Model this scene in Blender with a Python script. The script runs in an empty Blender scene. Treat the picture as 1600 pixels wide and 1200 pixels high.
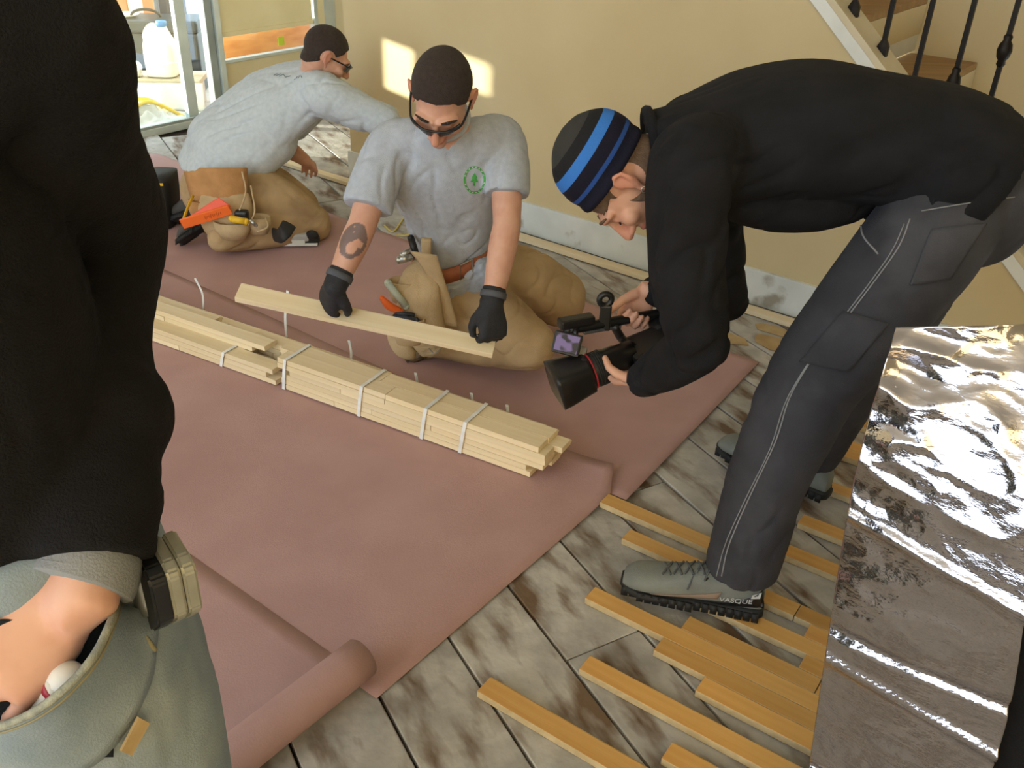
import bpy, bmesh, math, random
import numpy as np
from mathutils import Vector, Matrix, noise
from mathutils.bvhtree import BVHTree

random.seed(7)
rng = np.random.default_rng(7)
SC = bpy.context.scene
COL = SC.collection

# ------------------------------------------------------------------ camera
FPX, CAMH = 1445.0, 1.60
_dn = np.array([710 - 800, 3054 - 600, FPX]); _dn = _dn / np.linalg.norm(_dn)
_fw = np.array([0, 0, 1.0]) - _dn * _dn[2]; _fw /= np.linalg.norm(_fw)
_rt = np.cross(_dn, _fw)
if _rt[0] < 0: _rt = -_rt
RC = np.array([_rt, _fw, -_dn])
cam_d = bpy.data.cameras.new('camera'); cam = bpy.data.objects.new('camera', cam_d); COL.objects.link(cam)
cam_d.sensor_width = 36; cam_d.lens = FPX / 1600 * 36; cam_d.clip_start = 0.02; cam_d.clip_end = 200
m = Matrix.Identity(4)
for i in range(3):
    m[i][0] = RC[i, 0]; m[i][1] = -RC[i, 1]; m[i][2] = -RC[i, 2]
m[2][3] = CAMH
cam.matrix_world = m
SC.camera = cam

# house frame: UX runs along the tan wall, VX points towards it
UX = np.array([.8, -.6, 0]); VX = np.array([.6, .8, 0])
def H(u, v, z=0.0): return UX * u + VX * v + np.array([0, 0, z])
def P(px, py, Y):
    d = RC @ np.array([px - 800, py - 600, FPX]); return np.array([0, 0, CAMH]) + d * (Y / d[1])
def F(px, py, z=0.0):
    d = RC @ np.array([px - 800, py - 600, FPX]); return np.array([0, 0, CAMH]) + d * ((z - CAMH) / d[2])

# ------------------------------------------------------------------ world, sun, exposure
W = bpy.data.worlds.new('sky'); SC.world = W; W.use_nodes = True
bg = W.node_tree.nodes['Background']; bg.inputs[0].default_value = (0.77, 0.89, 1.0, 1); bg.inputs[1].default_value = 2.6
sun_d = bpy.data.lights.new('sun', 'SUN'); sun = bpy.data.objects.new('sun', sun_d); COL.objects.link(sun)
sun_d.energy = 13.0; sun_d.angle = math.radians(0.9); sun_d.color = (1, .93, .78)
SUN_DIR = H(1.5, 1.0, -0.20)
sun.rotation_euler = Vector(SUN_DIR).to_track_quat('-Z', 'Y').to_euler()
SC.view_settings.view_transform = 'Standard'; SC.view_settings.look = 'None'
SC.view_settings.gamma = 1.0; SC.view_settings.use_curve_mapping = False
SC.view_settings.exposure = 0.5

# ------------------------------------------------------------------ materials
def lin(h):
    if isinstance(h, (tuple, list)): h = tuple(h)
    else:
        h = h.lstrip('#'); h = tuple(int(h[i:i + 2], 16) / 255 for i in (0, 2, 4))
    return tuple((c / 12.92 if c <= .04045 else ((c + .055) / 1.055) ** 2.4) for c in h) + (1.0,)
MATS = {}
def mat(name, c1, c2=None, rough=.6, metal=0.0, scale=8.0, detail=4.0, stretch=(1, 1, 1), bump=0.0, bscale=None, lo=.35, hi=.65,
        c3=None, scale3=2.0, lo3=.5, hi3=.65, coat=0.0, spec=.5, coords='Object', sheen=0.0, stretch3=None):
    if name in MATS: return MATS[name]
    mt = bpy.data.materials.new(name); mt.use_nodes = True; nt = mt.node_tree; N = nt.nodes; L = nt.links
    b = N['Principled BSDF']; b.inputs['Roughness'].default_value = rough; b.inputs['Metallic'].default_value = metal
    b.inputs['Specular IOR Level'].default_value = spec
    if coat: b.inputs['Coat Weight'].default_value = coat; b.inputs['Coat Roughness'].default_value = .15
    if sheen: b.inputs['Sheen Weight'].default_value = sheen
    b.inputs['Base Color'].default_value = lin(c1)
    tc = N.new('ShaderNodeTexCoord'); mp = N.new('ShaderNodeMapping'); L.new(tc.outputs[coords], mp.inputs[0])
    mp.inputs['Scale'].default_value = stretch
    out = None
    if c2:
        nz = N.new('ShaderNodeTexNoise'); nz.inputs['Scale'].default_value = scale; nz.inputs['Detail'].default_value = detail
        L.new(mp.outputs[0], nz.inputs['Vector'])
        r = N.new('ShaderNodeValToRGB'); r.color_ramp.elements[0].position = lo; r.color_ramp.elements[1].position = hi
        r.color_ramp.elements[0].color = lin(c1); r.color_ramp.elements[1].color = lin(c2)
        L.new(nz.outputs[0], r.inputs[0]); out = r.outputs[0]
        if c3:
            n3 = N.new('ShaderNodeTexNoise'); n3.inputs['Scale'].default_value = scale3; n3.inputs['Detail'].default_value = 5
            mp3 = N.new('ShaderNodeMapping'); L.new(tc.outputs[coords], mp3.inputs[0]); mp3.inputs['Scale'].default_value = stretch3 or stretch
            mp3.inputs['Location'].default_value = (3.1, 7.7, 1.3)
            L.new(mp3.outputs[0], n3.inputs['Vector'])
            r3 = N.new('ShaderNodeValToRGB'); r3.color_ramp.elements[0].position = lo3; r3.color_ramp.elements[1].position = hi3
            r3.color_ramp.elements[0].color = (0, 0, 0, 1); r3.color_ramp.elements[1].color = (1, 1, 1, 1)
            L.new(n3.outputs[0], r3.inputs[0])
            mx = N.new('ShaderNodeMix'); mx.data_type = 'RGBA'; L.new(r3.outputs[0], mx.inputs[0]); L.new(out, mx.inputs[6])
            mx.inputs[7].default_value = lin(c3); out = mx.outputs[2]
        L.new(out, b.inputs['Base Color'])
    if bump:
        nb = N.new('ShaderNodeTexNoise'); nb.inputs['Scale'].default_value = bscale or scale * 6; nb.inputs['Detail'].default_value = 3
        L.new(mp.outputs[0], nb.inputs['Vector'])
        bp = N.new('ShaderNodeBump'); bp.inputs['Strength'].default_value = bump; bp.inputs['Distance'].default_value = .01
        L.new(nb.outputs[0], bp.inputs['Height']); L.new(bp.outputs[0], b.inputs['Normal'])
    MATS[name] = mt
    return mt
def per_object_tint(mt, amount=.25):
    """each piece of wood differs a little in tone"""
    nt = mt.node_tree; b = nt.nodes['Principled BSDF']
    src = b.inputs['Base Color'].links[0].from_socket
    oi = nt.nodes.new('ShaderNodeObjectInfo'); hs = nt.nodes.new('ShaderNodeHueSaturation')
    mr = nt.nodes.new('ShaderNodeMapRange'); mr.inputs[3].default_value = 1 - amount; mr.inputs[4].default_value = 1 + amount * .6
    nt.links.new(oi.outputs['Random'], mr.inputs[0]); nt.links.new(mr.outputs[0], hs.inputs['Value'])
    nt.links.new(src, hs.inputs['Color']); nt.links.new(hs.outputs[0], b.inputs['Base Color'])
    return mt

# ------------------------------------------------------------------ mesh library: every shape is (V, faces)
def nrm(v):
    v = np.asarray(v, float); return v / max(np.linalg.norm(v), 1e-9)
def join(parts):
    V = []; Fc = []; o = 0
    for v, f in parts:
        V.append(np.asarray(v, float)); Fc += [tuple(i + o for i in q) for q in f]; o += len(v)
    return np.vstack(V), Fc
def box8(c):
    c = np.asarray(c, float)
    return c, [(0, 3, 2, 1), (4, 5, 6, 7), (0, 1, 5, 4), (1, 2, 6, 5), (2, 3, 7, 6), (3, 0, 4, 7)]
def obox(center, ax, ay, az, bev=0.0):
    """box from half-axis vectors, optionally bevelled"""
    c = np.asarray(center, float); ax = np.asarray(ax, float); ay = np.asarray(ay, float); az = np.asarray(az, float)
    if bev <= 0:
        pts = [c + sx * ax + sy * ay + sz * az for sz in (-1, 1) for sx, sy in ((-1, -1), (1, -1), (1, 1), (-1, 1))]
        return box8(pts)
    L = [np.linalg.norm(a) for a in (ax, ay, az)]; bev = min(bev, min(L) * .9)
    bm = bmesh.new(); bmesh.ops.create_cube(bm, size=2)
    for v in bm.verts: v.co = (v.co.x * L[0], v.co.y * L[1], v.co.z * L[2])
    bmesh.ops.bevel(bm, geom=list(bm.edges), offset=bev, segments=2, profile=.6, affect='EDGES')
    R = np.array([ax / L[0], ay / L[1], az / L[2]])
    V = np.array([list(v.co) for v in bm.verts]) @ R + c
    bm.verts.index_update(); Fc = [tuple(v.index for v in f.verts) for f in bm.faces]; bm.free()
    return V, Fc
def hbox(u0, u1, v0, v1, z0, z1, bev=0.0):
    """axis-aligned box in the house frame"""
    return obox(H((u0 + u1) / 2, (v0 + v1) / 2, (z0 + z1) / 2), UX * (u1 - u0) / 2, VX * (v1 - v0) / 2, (0, 0, (z1 - z0) / 2), bev)
def prism(poly, h):
    """poly: list of 3-D points (planar), h: extrusion vector"""
    a = [np.asarray(p, float) for p in poly]; n = len(a); V = a + [p + np.asarray(h, float) for p in a]
    Fc = [tuple(range(n - 1, -1, -1)), tuple(range(n, 2 * n))] + [(i, (i + 1) % n, n + (i + 1) % n, n + i) for i in range(n)]
    return np.array(V), Fc
def frames(pts, side=None):
    pts = [np.asarray(p, float) for p in pts]; out = []; prev = None
    for i in range(len(pts)):
        a = pts[max(i - 1, 0)]; b = pts[min(i + 1, len(pts) - 1)]; t = nrm(b - a)
        s = np.asarray(side, float) if side is not None else (prev if prev is not None else (np.array([0, 0, 1.]) if abs(t[2]) < .9 else np.array([1., 0, 0])))
        s = s - t * s.dot(t)
        if np.linalg.norm(s) < 1e-5: s = np.cross(t, [1, .3, .2])
        s = nrm(s); prev = s; out.append((t, s, np.cross(t, s)))
    return pts, out
def spline(pts, n):
    """Catmull-Rom resample (works on any-dimensional rows)"""
    p = np.asarray(pts, float)
    if len(p) < 3: return np.array([p[0] + (p[-1] - p[0]) * t for t in np.linspace(0, 1, n)])
    q = np.vstack([2 * p[0] - p[1], p, 2 * p[-1] - p[-2]]); out = []
    for t in np.linspace(0, len(p) - 1 - 1e-6, n):
        i = int(t); x = t - i; a, b, c, d = q[i], q[i + 1], q[i + 2], q[i + 3]
        out.append(.5 * (2 * b + (c - a) * x + (2 * a - 5 * b + 4 * c - d) * x * x + (3 * b - a - 3 * c + d) * x ** 3))
    return np.array(out)
def tube(pts, r, n=10, side=None, flat=1.0, cap=True, closed=False):
    """r: radius or list; flat: ratio of second axis"""
    pts, fr = frames(pts, side); m = len(pts)
    r = np.full(m, r, float) if np.isscalar(r) else np.asarray(r, float)
    fl = np.full(m, flat, float) if np.isscalar(flat) else np.asarray(flat, float)
    V = []; Fc = []
    for i, (p, (t, s, b)) in enumerate(zip(pts, fr)):
        for k in range(n):
            a = 2 * math.pi * k / n; V.append(p + s * math.cos(a) * r[i] + b * math.sin(a) * r[i] * fl[i])
    mm = m if closed else m - 1
    for i in range(mm):
        for k in range(n):
            j = (i + 1) % m
            Fc.append((i * n + k, i * n + (k + 1) % n, j * n + (k + 1) % n, j * n + k))
    if cap and not closed: Fc += [tuple(range(n - 1, -1, -1)), tuple(range((m - 1) * n, m * n))]
    return np.array(V), Fc
def loft(secs, n=24, power=2.0, cap=True, res=None):
    """secs: (centre, half-axis A, half-axis B); superellipse sections, smooth along"""
    rows = np.array([np.concatenate([np.asarray(a, float) for a in s]) for s in secs])
    if res: rows = spline(rows, res)
    V = []; Fc = []
    for r in rows:
        c, A, B = r[:3], r[3:6], r[6:9]
        for k in range(n):
            a = 2 * math.pi * k / n; ca, sa = math.cos(a), math.sin(a)
            V.append(c + A * math.copysign(abs(ca) ** (2 / power), ca) + B * math.copysign(abs(sa) ** (2 / power), sa))
    m = len(rows)
    for i in range(m - 1):
        for k in range(n): Fc.append((i * n + k, i * n + (k + 1) % n, (i + 1) * n + (k + 1) % n, (i + 1) * n + k))
    if cap: Fc += [tuple(range(n - 1, -1, -1)), tuple(range((m - 1) * n, m * n))]
    return np.array(V), Fc
def ball(c, ax, ay=None, az=None, nu=20, nv=12):
    """ellipsoid: ax, ay, az half-axis vectors, or a radius"""
    if ay is None: r = ax; ax, ay, az = (r, 0, 0), (0, r, 0), (0, 0, r)
    c, ax, ay, az = [np.asarray(q, float) for q in (c, ax, ay, az)]
    V = [c + az]; Fc = []
    for i in range(1, nv):
        t = math.pi * i / nv
        for k in range(nu):
            a = 2 * math.pi * k / nu; V.append(c + az * math.cos(t) + math.sin(t) * (ax * math.cos(a) + ay * math.sin(a)))
    V.append(c - az)
    for k in range(nu): Fc.append((0, 1 + k, 1 + (k + 1) % nu))
    for i in range(nv - 2):
        for k in range(nu):
            a = 1 + i * nu; b = a + nu; Fc.append((a + k, b + k, b + (k + 1) % nu, a + (k + 1) % nu))
    e = len(V) - 1; a = 1 + (nv - 2) * nu
    for k in range(nu): Fc.append((e, a + (k + 1) % nu, a + k))
    return np.array(V), Fc
def capsule(pts, r, n=14, side=None, flat=1.0):
    """tube with rounded ends"""
    r = [r] * len(pts) if np.isscalar(r) else list(r)
    parts = [tube(pts, r, n, side, flat)]
    if flat == 1.0: parts += [ball(pts[0], r[0]), ball(pts[-1], r[-1])]
    return join(parts)
def lathe(c, axis, prof, n=24, side=None):
    """prof: list of (distance along axis, radius)"""
    axis = nrm(axis); c = np.asarray(c, float)
    s = np.asarray(side, float) if side is not None else (np.array([0, 0, 1.]) if abs(axis[2]) < .9 else np.array([1., 0, 0]))
    s = nrm(s - axis * s.dot(axis)); b = np.cross(axis, s)
    V = []; Fc = []; m = len(prof)
    for d, r in prof:
        for k in range(n):
            a = 2 * math.pi * k / n; V.append(c + axis * d + (s * math.cos(a) + b * math.sin(a)) * r)
    for i in range(m - 1):
        for k in range(n): Fc.append((i * n + k, i * n + (k + 1) % n, (i + 1) * n + (k + 1) % n, (i + 1) * n + k))
    Fc += [tuple(range(n - 1, -1, -1)), tuple(range((m - 1) * n, m * n))]
    return np.array(V), Fc
def grid(fn, nu, nv, thick=0.0):
    """fn(a,b) -> point for a,b in 0..1; a sheet, solid if thick"""
    V = np.array([fn(i / nu, j / nv) for j in range(nv + 1) for i in range(nu + 1)], float); w = nu + 1
    Fc = [(j * w + i, j * w + i + 1, (j + 1) * w + i + 1, (j + 1) * w + i) for j in range(nv) for i in range(nu)]
    if not thick: return V, Fc
    G = V.reshape(nv + 1, nu + 1, 3)
    N = np.cross(np.gradient(G, axis=1), np.gradient(G, axis=0)); N /= np.maximum(np.linalg.norm(N, axis=2, keepdims=True), 1e-9)
    V2 = (G - N * thick).reshape(-1, 3); o = len(V)
    F2 = Fc + [tuple(i + o for i in reversed(q)) for q in Fc]
    bd = [i for i in range(w)] + [j * w + nu for j in range(1, nv + 1)] + [nv * w + i for i in range(nu - 1, -1, -1)] + [j * w for j in range(nv - 1, 0, -1)]
    for k in range(len(bd)):
        a, b = bd[k], bd[(k + 1) % len(bd)]; F2.append((b, a, a + o, b + o))
    return np.vstack([V, V2]), F2
def to_mesh(vf, smooth=False, name='m'):
    V, Fc = vf; me = bpy.data.meshes.new(name); me.from_pydata([tuple(v) for v in V], [], Fc)
    bm = bmesh.new(); bm.from_mesh(me); bmesh.ops.recalc_face_normals(bm, faces=bm.faces); bm.to_mesh(me); bm.free()
    if smooth: me.polygons.foreach_set('use_smooth', [True] * len(me.polygons))
    me.update(); return me
def remesh(vf, voxel=.008, smooth=4, fold=None):
    """fuse overlapping closed shapes into one continuous surface, relax it, then add cloth folds"""
    me = to_mesh(vf); ob = bpy.data.objects.new('tmp', me); COL.objects.link(ob)
    md = ob.modifiers.new('r', 'REMESH'); md.mode = 'VOXEL'; md.voxel_size = voxel; md.adaptivity = 0
    if smooth:
        sm = ob.modifiers.new('s', 'SMOOTH'); sm.factor = .5; sm.iterations = smooth
    bpy.context.view_layer.update()
    ev = ob.evaluated_get(bpy.context.evaluated_depsgraph_get()); m2 = ev.to_mesh()
    n = len(m2.vertices); V = np.empty(n * 3); m2.vertices.foreach_get('co', V); V = V.reshape(-1, 3)
    NN = np.empty(n * 3); m2.vertices.foreach_get('normal', NN); NN = NN.reshape(-1, 3)
    Fc = [tuple(p.vertices) for p in m2.polygons]
    ev.to_mesh_clear(); bpy.data.objects.remove(ob); bpy.data.meshes.remove(me)
    if fold: V = V + NN * np.array([fold(Vector(p)) for p in V])[:, None]
    return V, Fc
def folds(amp=.006, freq=9.0, axis=(0, 0, 1), squash=.35, fine=.3, seed=0.0):
    """soft bulges plus sharp creases running along axis"""
    ax = Vector(nrm(axis)); fq = freq * 2.1
    def fn(p):
        q = p - ax * (p.dot(ax) * (1 - squash)) + Vector((seed, seed * 1.7, seed * .3))
        w = noise.noise_vector(p * 4.0) * .03
        a = noise.noise((q + w) * fq); b = noise.noise((q + w) * fq * 2.1); m_ = .35 + .65 * max(0, min(1, .5 + 1.6 * noise.noise(p * 5 + Vector((seed, 0, 3)))))
        crease = max(0.0, 1 - abs(a) * 5.0) ** 1.5
        return amp * (m_ * (crease * -.75 + a * .35 + b * fine * .5) + .45 * noise.noise(q * freq * .8))
    return fn
def bvh(vf): return BVHTree.FromPolygons([tuple(v) for v in vf[0]], vf[1])
def drape(tree, pts, nrmdir, lift=.002, far=.4):
    """drop points onto a surface along -nrmdir"""
    d = Vector(nrm(nrmdir)); out = []
    for p in pts:
        h = tree.ray_cast(Vector(p) + d * far, -d, far * 2)
        out.append(np.array(h[0] + d * lift) if h[0] else np.asarray(p, float))
    return out
def stick(tree, pts, lift=.002):
    """move points to the nearest place on a surface"""
    out = []
    for p in pts:
        q, nn, i, dd = tree.find_nearest(Vector(p)); out.append(np.array(q + nn * lift))
    return out

# ------------------------------------------------------------------ objects
def obj(name, vf, mt, parent=None, smooth=False, label=None, cat=None, group=None, kind=None):
    me = vf if isinstance(vf, bpy.types.Mesh) else to_mesh(vf, smooth, name)
    o = bpy.data.objects.new(name, me); COL.objects.link(o)
    if not me.materials: me.materials.append(mt)
    if parent is not None:
        o.parent = parent
        o.matrix_parent_inverse = parent.matrix_world.inverted()
    if label: o['label'] = label
    if cat: o['category'] = cat
    if group: o['group'] = group
    if kind: o['kind'] = kind
    return o
def thing(name, label, cat, loc=(0, 0, 0), group=None):
    o = bpy.data.objects.new(name, None); COL.objects.link(o); o.empty_display_size = .05
    o.location = Vector(loc); o.matrix_world = Matrix.Translation(Vector(loc))
    o['label'] = label; o['category'] = cat
    if group: o['group'] = group
    return o

# ================================================================== THE SETTING
WV, DU = 3.33, -5.10                    # tan wall plane (v), patio door plane (u)
M_wall = mat('tan_paint', '#CDBB92', '#C8B58B', rough=.75, scale=3, bump=.06, bscale=220)
M_white = mat('white_paint', '#E4E6E2', '#D6D8D2', rough=.5, scale=5)
M_base = mat('scuffed_baseboard', '#DADDDA', '#CBCFCB', rough=.55, scale=6, c3='#9A9484', scale3=5, lo3=.6, hi3=.68)
M_ceil = mat('ceiling_paint', '#EDEBE4', rough=.9)
M_sub = per_object_tint(mat('weathered_subfloor', '#9F9B94', '#BDB9B2', rough=.85, scale=12, detail=6, bump=.3, bscale=30, coords='Object', stretch=(1, 1, 1),
            c3='#6C5743', scale3=10, lo3=.50, hi3=.66, stretch3=(.45, 1.3, 1)), .12)
M_dark = mat('dark_underfloor', '#3A2E22', rough=.95)
def wood(name, a, b, c, rough=.45, coat=0., tint=.2, sx=1.0):
    # grain runs along the local x axis of each strip
    return per_object_tint(mat(name, a, b, rough=rough, scale=14, detail=7, stretch=(.12 * sx, 2.2, 2.2), bump=.05, bscale=60, c3=c, scale3=5, lo3=.52, hi3=.8, coat=coat), tint)
M_oak = wood('golden_hardwood', '#D39F56', '#E2B46E', '#BC7C42', .4, .15, .22)
M_raw = wood('raw_maple', '#E0CBA2', '#E9D8B6', '#D4BA8E', .6, 0, .10)
M_rawedge = mat('raw_wood_edge', '#CDB78D', '#BBA37A', rough=.8, scale=40)
M_paper = mat('red_rosin_paper', '#B18D8A', '#B89592', rough=.8, scale=5, bump=.12, bscale=260, c3='#A98582', scale3=2.0, lo3=.45, hi3=.75)

def strip_obj(name, p0, p1, w, t, mt, parent=None, side_mat=None, **kw):
    """wood strip from p0 to p1 (centre of its underside): local x along its length so that grain follows it"""
    p0 = np.asarray(p0, float); p1 = np.asarray(p1, float); d = p1 - p0; L = np.linalg.norm(d); x = d / L
    up = np.array([0, 0, 1.]); y = nrm(np.cross(up, x)); zc = np.cross(x, y)
    bm = obox((0, 0, t / 2), (L / 2, 0, 0), (0, w / 2, 0), (0, 0, t / 2), .0015)
    # tongue along one side, groove shadow line along the other
    tg = obox((0, w / 2 + .003, t * .5), (L / 2, 0, 0), (0, .003, 0), (0, 0, t * .16))
    me = to_mesh(join([bm, tg]), False, name); me.materials.append(mt)
    if side_mat:
        me.materials.append(side_mat)
        for f_ in me.polygons:
            if f_.normal.z < .5: f_.material_index = 1
    o = bpy.data.objects.new(name, me); COL.objects.link(o)
    M = Matrix(((x[0], y[0], zc[0], 0), (x[1], y[1], zc[1], 0), (x[2], y[2], zc[2], 0), (0, 0, 0, 1)))
    c = (p0 + p1) / 2; M.translation = Vector(c)
    if parent is not None: o.parent = parent; o.matrix_parent_inverse = parent.matrix_world.inverted()
    o.matrix_world = M
    for k, v in kw.items(): o[k] = v
    return o

# ---- floor: dark void below, weathered diagonal boards on it
floor = obj('floor', join([hbox(DU - .05, 2.2, -6, WV + .1, -.10, -.024), hbox(DU - .05, -3.5, WV + .1, 4.75, -.10, -.024)]), M_dark, kind='structure')
def clip(poly, n, c):
    out = []
    for i in range(len(poly)):
        a, b = poly[i], poly[(i + 1) % len(poly)]; da, db = a @ n - c, b @ n - c
        if da <= 0: out.append(a)
        if da * db < 0: out.append(a + (b - a) * (da / (da - db)))
    return out
BD = np.array([math.cos(math.radians(-60)), math.sin(math.radians(-60)), 0]); BN = np.array([.8660254, .5, 0]); BW = .2065
def sub_board(w0, a, b, zj, planes):
    p = [BD * a + BN * (w0 + .0035), BD * b + BN * (w0 + .0035), BD * b + BN * (w0 + BW - .0035), BD * a + BN * (w0 + BW - .0035)]
    for n, c in planes:
        p = clip(p, n, c)
        if len(p) < 3: return
    p = [q for i, q in enumerate(p) if np.linalg.norm(q - p[i - 1]) > 1e-4]
    if len(p) < 3: return
    c = sum(p) / len(p)
    R = np.array([BD, BN, [0, 0, 1]])
    V, Fc = prism([R @ (q - c) for q in p], (0, 0, .022))
    me = to_mesh((V, Fc), False, 'subfloor_board'); me.materials.append(M_sub)
    bmx = bmesh.new(); bmx.from_mesh(me); bmesh.ops.bevel(bmx, geom=[e for e in bmx.edges], offset=.0025, segments=1, affect='EDGES'); bmx.to_mesh(me); bmx.free()
    o = bpy.data.objects.new('subfloor_board', me); COL.objects.link(o); o.parent = floor
    M = Matrix(((BD[0], BN[0], 0, c[0]), (BD[1], BN[1], 0, c[1]), (0, 0, 1, -.023 + zj), (0, 0, 0, 1))); o.matrix_world = M
main = [(VX, WV - .002), (-UX, 5.09), (UX, 1.9), (-VX, 1.2)]
alco = [(VX, 4.6), (-UX, 5.09), (UX, -3.66), (-VX, -(WV - .001))]
r2 = random.Random(3)
for k in range(-24, 14):
    w0 = .461 + k * BW
    a = -7.0 + r2.random() * 1.5
    while a < 3.5:
        L = 1.7 + r2.random() * 1.2; zj = -r2.random() * .0025
        sub_board(w0, a + .0015, a + L - .0015, zj, main); sub_board(w0, a + .0015, a + L - .0015, zj, alco)
        a += L

# ---- old hardwood strips still nailed down, ragged ends
HD = np.array([math.cos(math.radians(-34)), math.sin(math.radians(-34)), 0]); HN = np.array([-HD[1], HD[0], 0])
HO = H(-.7, 0.0)                           # rows are counted from here
def hw(row, u0, u1=1.1, jog=0.0):
    v0 = .866 + row * .05 + jog
    base = HO + VX * (v0 + .0245)
    s0 = (u0 + .7) / (HD @ UX); s1 = (u1 + .7) / (HD @ UX)
    strip_obj('hardwood_plank', base + HD * s0, base + HD * s1, .0485, .019, M_oak, floor, M_rawedge)
for row, segs in {4: [(-.87, -.12), (-.117, 1.1)], 6: [(-.475, .3)], 8: [(-.735, .05), (.052, 1.1)], 10: [(-.505, .2), (.203, 1.1)], 11: [(-.635, -.1), (-.098, 1.1)],
                  12: [(-.85, -.25), (-.248, 1.1)], 13: [(-.62, -.30), (-.298, .7)], 14: [(-.356, .4)], 15: [(-.68, -.28), (-.278, 1.1)], 16: [(-.385, 1.1)],
                  17: [(-.90, -.43), (-.428, .8)], 19: [(-1.03, -.60)], 21: [(-.66, .2), (.203, 1.1)], 24: [(-.565, .4)], 25: [(-.30, .9)], 28: [(-.60, .6)], 29: [(-.38, .9)],
                  32: [(-.60, .3)], 33: [(-.66, .6)], 36: [(-.62, .8)]}.items():
    for a, b in segs: hw(row, a, b, .015 if row == 4 else 0)

# ---- tan wall with the sloping top under the stair rail
SL0, SL1, SZ0 = -2.85, 0.10, 2.62          # slope from (u=-2.85,z=2.62) to (u=.1,z=0)
def slope_z(u): return 1.163 - .885 * (u + 1.223)
wall = [H(-3.62, WV, 0), H(slope_u := .09, WV, 0), H(-3.62, WV, slope_z(-3.62))]
obj('wall_back', prism(wall, VX * .11), M_wall, kind='structure')
b0 = obj('baseboard_back', hbox(-3.63, -.09, WV - .016, WV + .004, .004, .152, .003), M_base, kind='structure')
# sloping white trim, cap and rail shoe
sd = nrm(H(1, 0, -.885)); sn = nrm(H(.885, 0, 1.0)); smid = H(-1.4, WV, slope_z(-1.4))
obj('trim_1', obox(smid - VX * .008 - sn * .012, sd * 1.98, VX * .010, sn * .024, .003), M_white, kind='structure')
M_cap = mat('cream_cap', '#CFC3A6', '#C8BB9C', rough=.5, scale=4)
obj('trim_2', obox(smid + VX * .055 + sn * .018, sd * 1.98, VX * .075, sn * .012, .003), M_cap, kind='structure')
# flat tan wall of the stairwell and wooden stair treads behind the rail
obj('wall_stairwell', hbox(-3.5, 2.2, 4.42, 4.52, -.02, 4.8), M_wall, kind='structure')
M_tread = wood('stair_oak', '#8E6B40', '#A27E50', '#7A5732', .5, 0, .1)
st = obj('stairs', join([hbox(-3.0 + .26 * i, -3.0 + .26 * i + .26, WV + .112, 4.415, max(slope_z(-3.0 + .26 * i) - .42, .0), max(slope_z(-3.0 + .26 * i) - .30, .02)) for i in range(11)]),
         M_wall, kind='structure')
for i in range(11):
    z = max(slope_z(-3.0 + .26 * i) - .30, .02)
    obj('stair_tread', hbox(-3.0 + .26 * i - .02, -3.0 + .26 * i + .26, WV + .113, 4.413, z, z + .028, .004), M_tread, st)
    obj('stair_riser', hbox(-3.0 + .26 * i + .24, -3.0 + .26 * i + .255, WV + .114, 4.412, z - .19, z - .002), M_white, st)
# wrought iron balusters
M_iron = mat('black_iron', '#191512', '#221C18', rough=.5, metal=.6, scale=30)
bal = thing('stair_railing', 'black wrought iron stair railing with knuckled balusters on the sloping cap', 'railing', H(-1.4, WV + .05, slope_z(-1.4) + .03))
def baluster(u, knob):
    v = WV + .055; z0 = slope_z(u) + .028; z1 = z0 + .82
    def sq(z, r): return (H(u, v, z), UX * r, VX * r)
    secs = [sq(z0 - .012, .019), sq(z0 + .028, .019), sq(z0 + .05, .0085), sq(z1, .0085)]
    obj('baluster', loft(secs, 8, 6), M_iron, bal)
    if knob:
        zk = z0 + knob
        pr = [(-.05, .009), (-.042, .014), (-.03, .012), (-.02, .019), (0, .023), (.02, .019), (.03, .012), (.042, .014), (.05, .009)]
        obj('knuckle', lathe(H(u, v, zk), (0, 0, 1), pr, 14), M_iron, bal, True)
for i, u in enumerate(np.arange(-2.52, .0, .1255)):
    baluster(u, [0, .40, .17, .40][i % 4] if i % 4 else 0)
obj('handrail', obox(smid + VX * .055 + (0, 0, .88), sd * 1.75, VX * .03, sn * .022, .008), M_tread, bal)
obj('wall_right', hbox(2.2, 2.3, -6, 4.5, -.02, 4.8), M_wall, kind='structure')
obj('ceiling', hbox(-5.22, 2.3, -4.5, 4.74, 4.8, 4.9), M_ceil, kind='structure')

# ---- patio door wall
M_alu = mat('pale_aluminium', '#BFC8C4', '#AEB8B4', rough=.4, metal=.35, scale=6)
M_alud = mat('grey_frame', '#8C9490', '#7D857F', rough=.5, scale=6)
M_shade = mat('cream_roller_shade', '#D9CFA6', '#D2C79C', rough=.85, scale=4)
M_kick = mat('beige_panel', '#C9BD97', '#C2B58D', rough=.6, scale=4)
def glassmat():
    mt = bpy.data.materials.new('clear_pane'); mt.use_nodes = True; nt = mt.node_tree; nt.nodes.clear()
    o = nt.nodes.new('ShaderNodeOutputMaterial'); a = nt.nodes.new('ShaderNodeBsdfTransparent'); g = nt.nodes.new('ShaderNodeBsdfGlossy'); x = nt.nodes.new('ShaderNodeMixShader')
    a.inputs[0].default_value = (.95, .98, .97, 1); g.inputs['Roughness'].default_value = .02; x.inputs[0].default_value = .06
    nt.links.new(a.outputs[0], x.inputs[1]); nt.links.new(g.outputs[0], x.inputs[2]); nt.links.new(x.outputs[0], o.inputs[0]); return mt
M_glass = glassmat()
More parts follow.
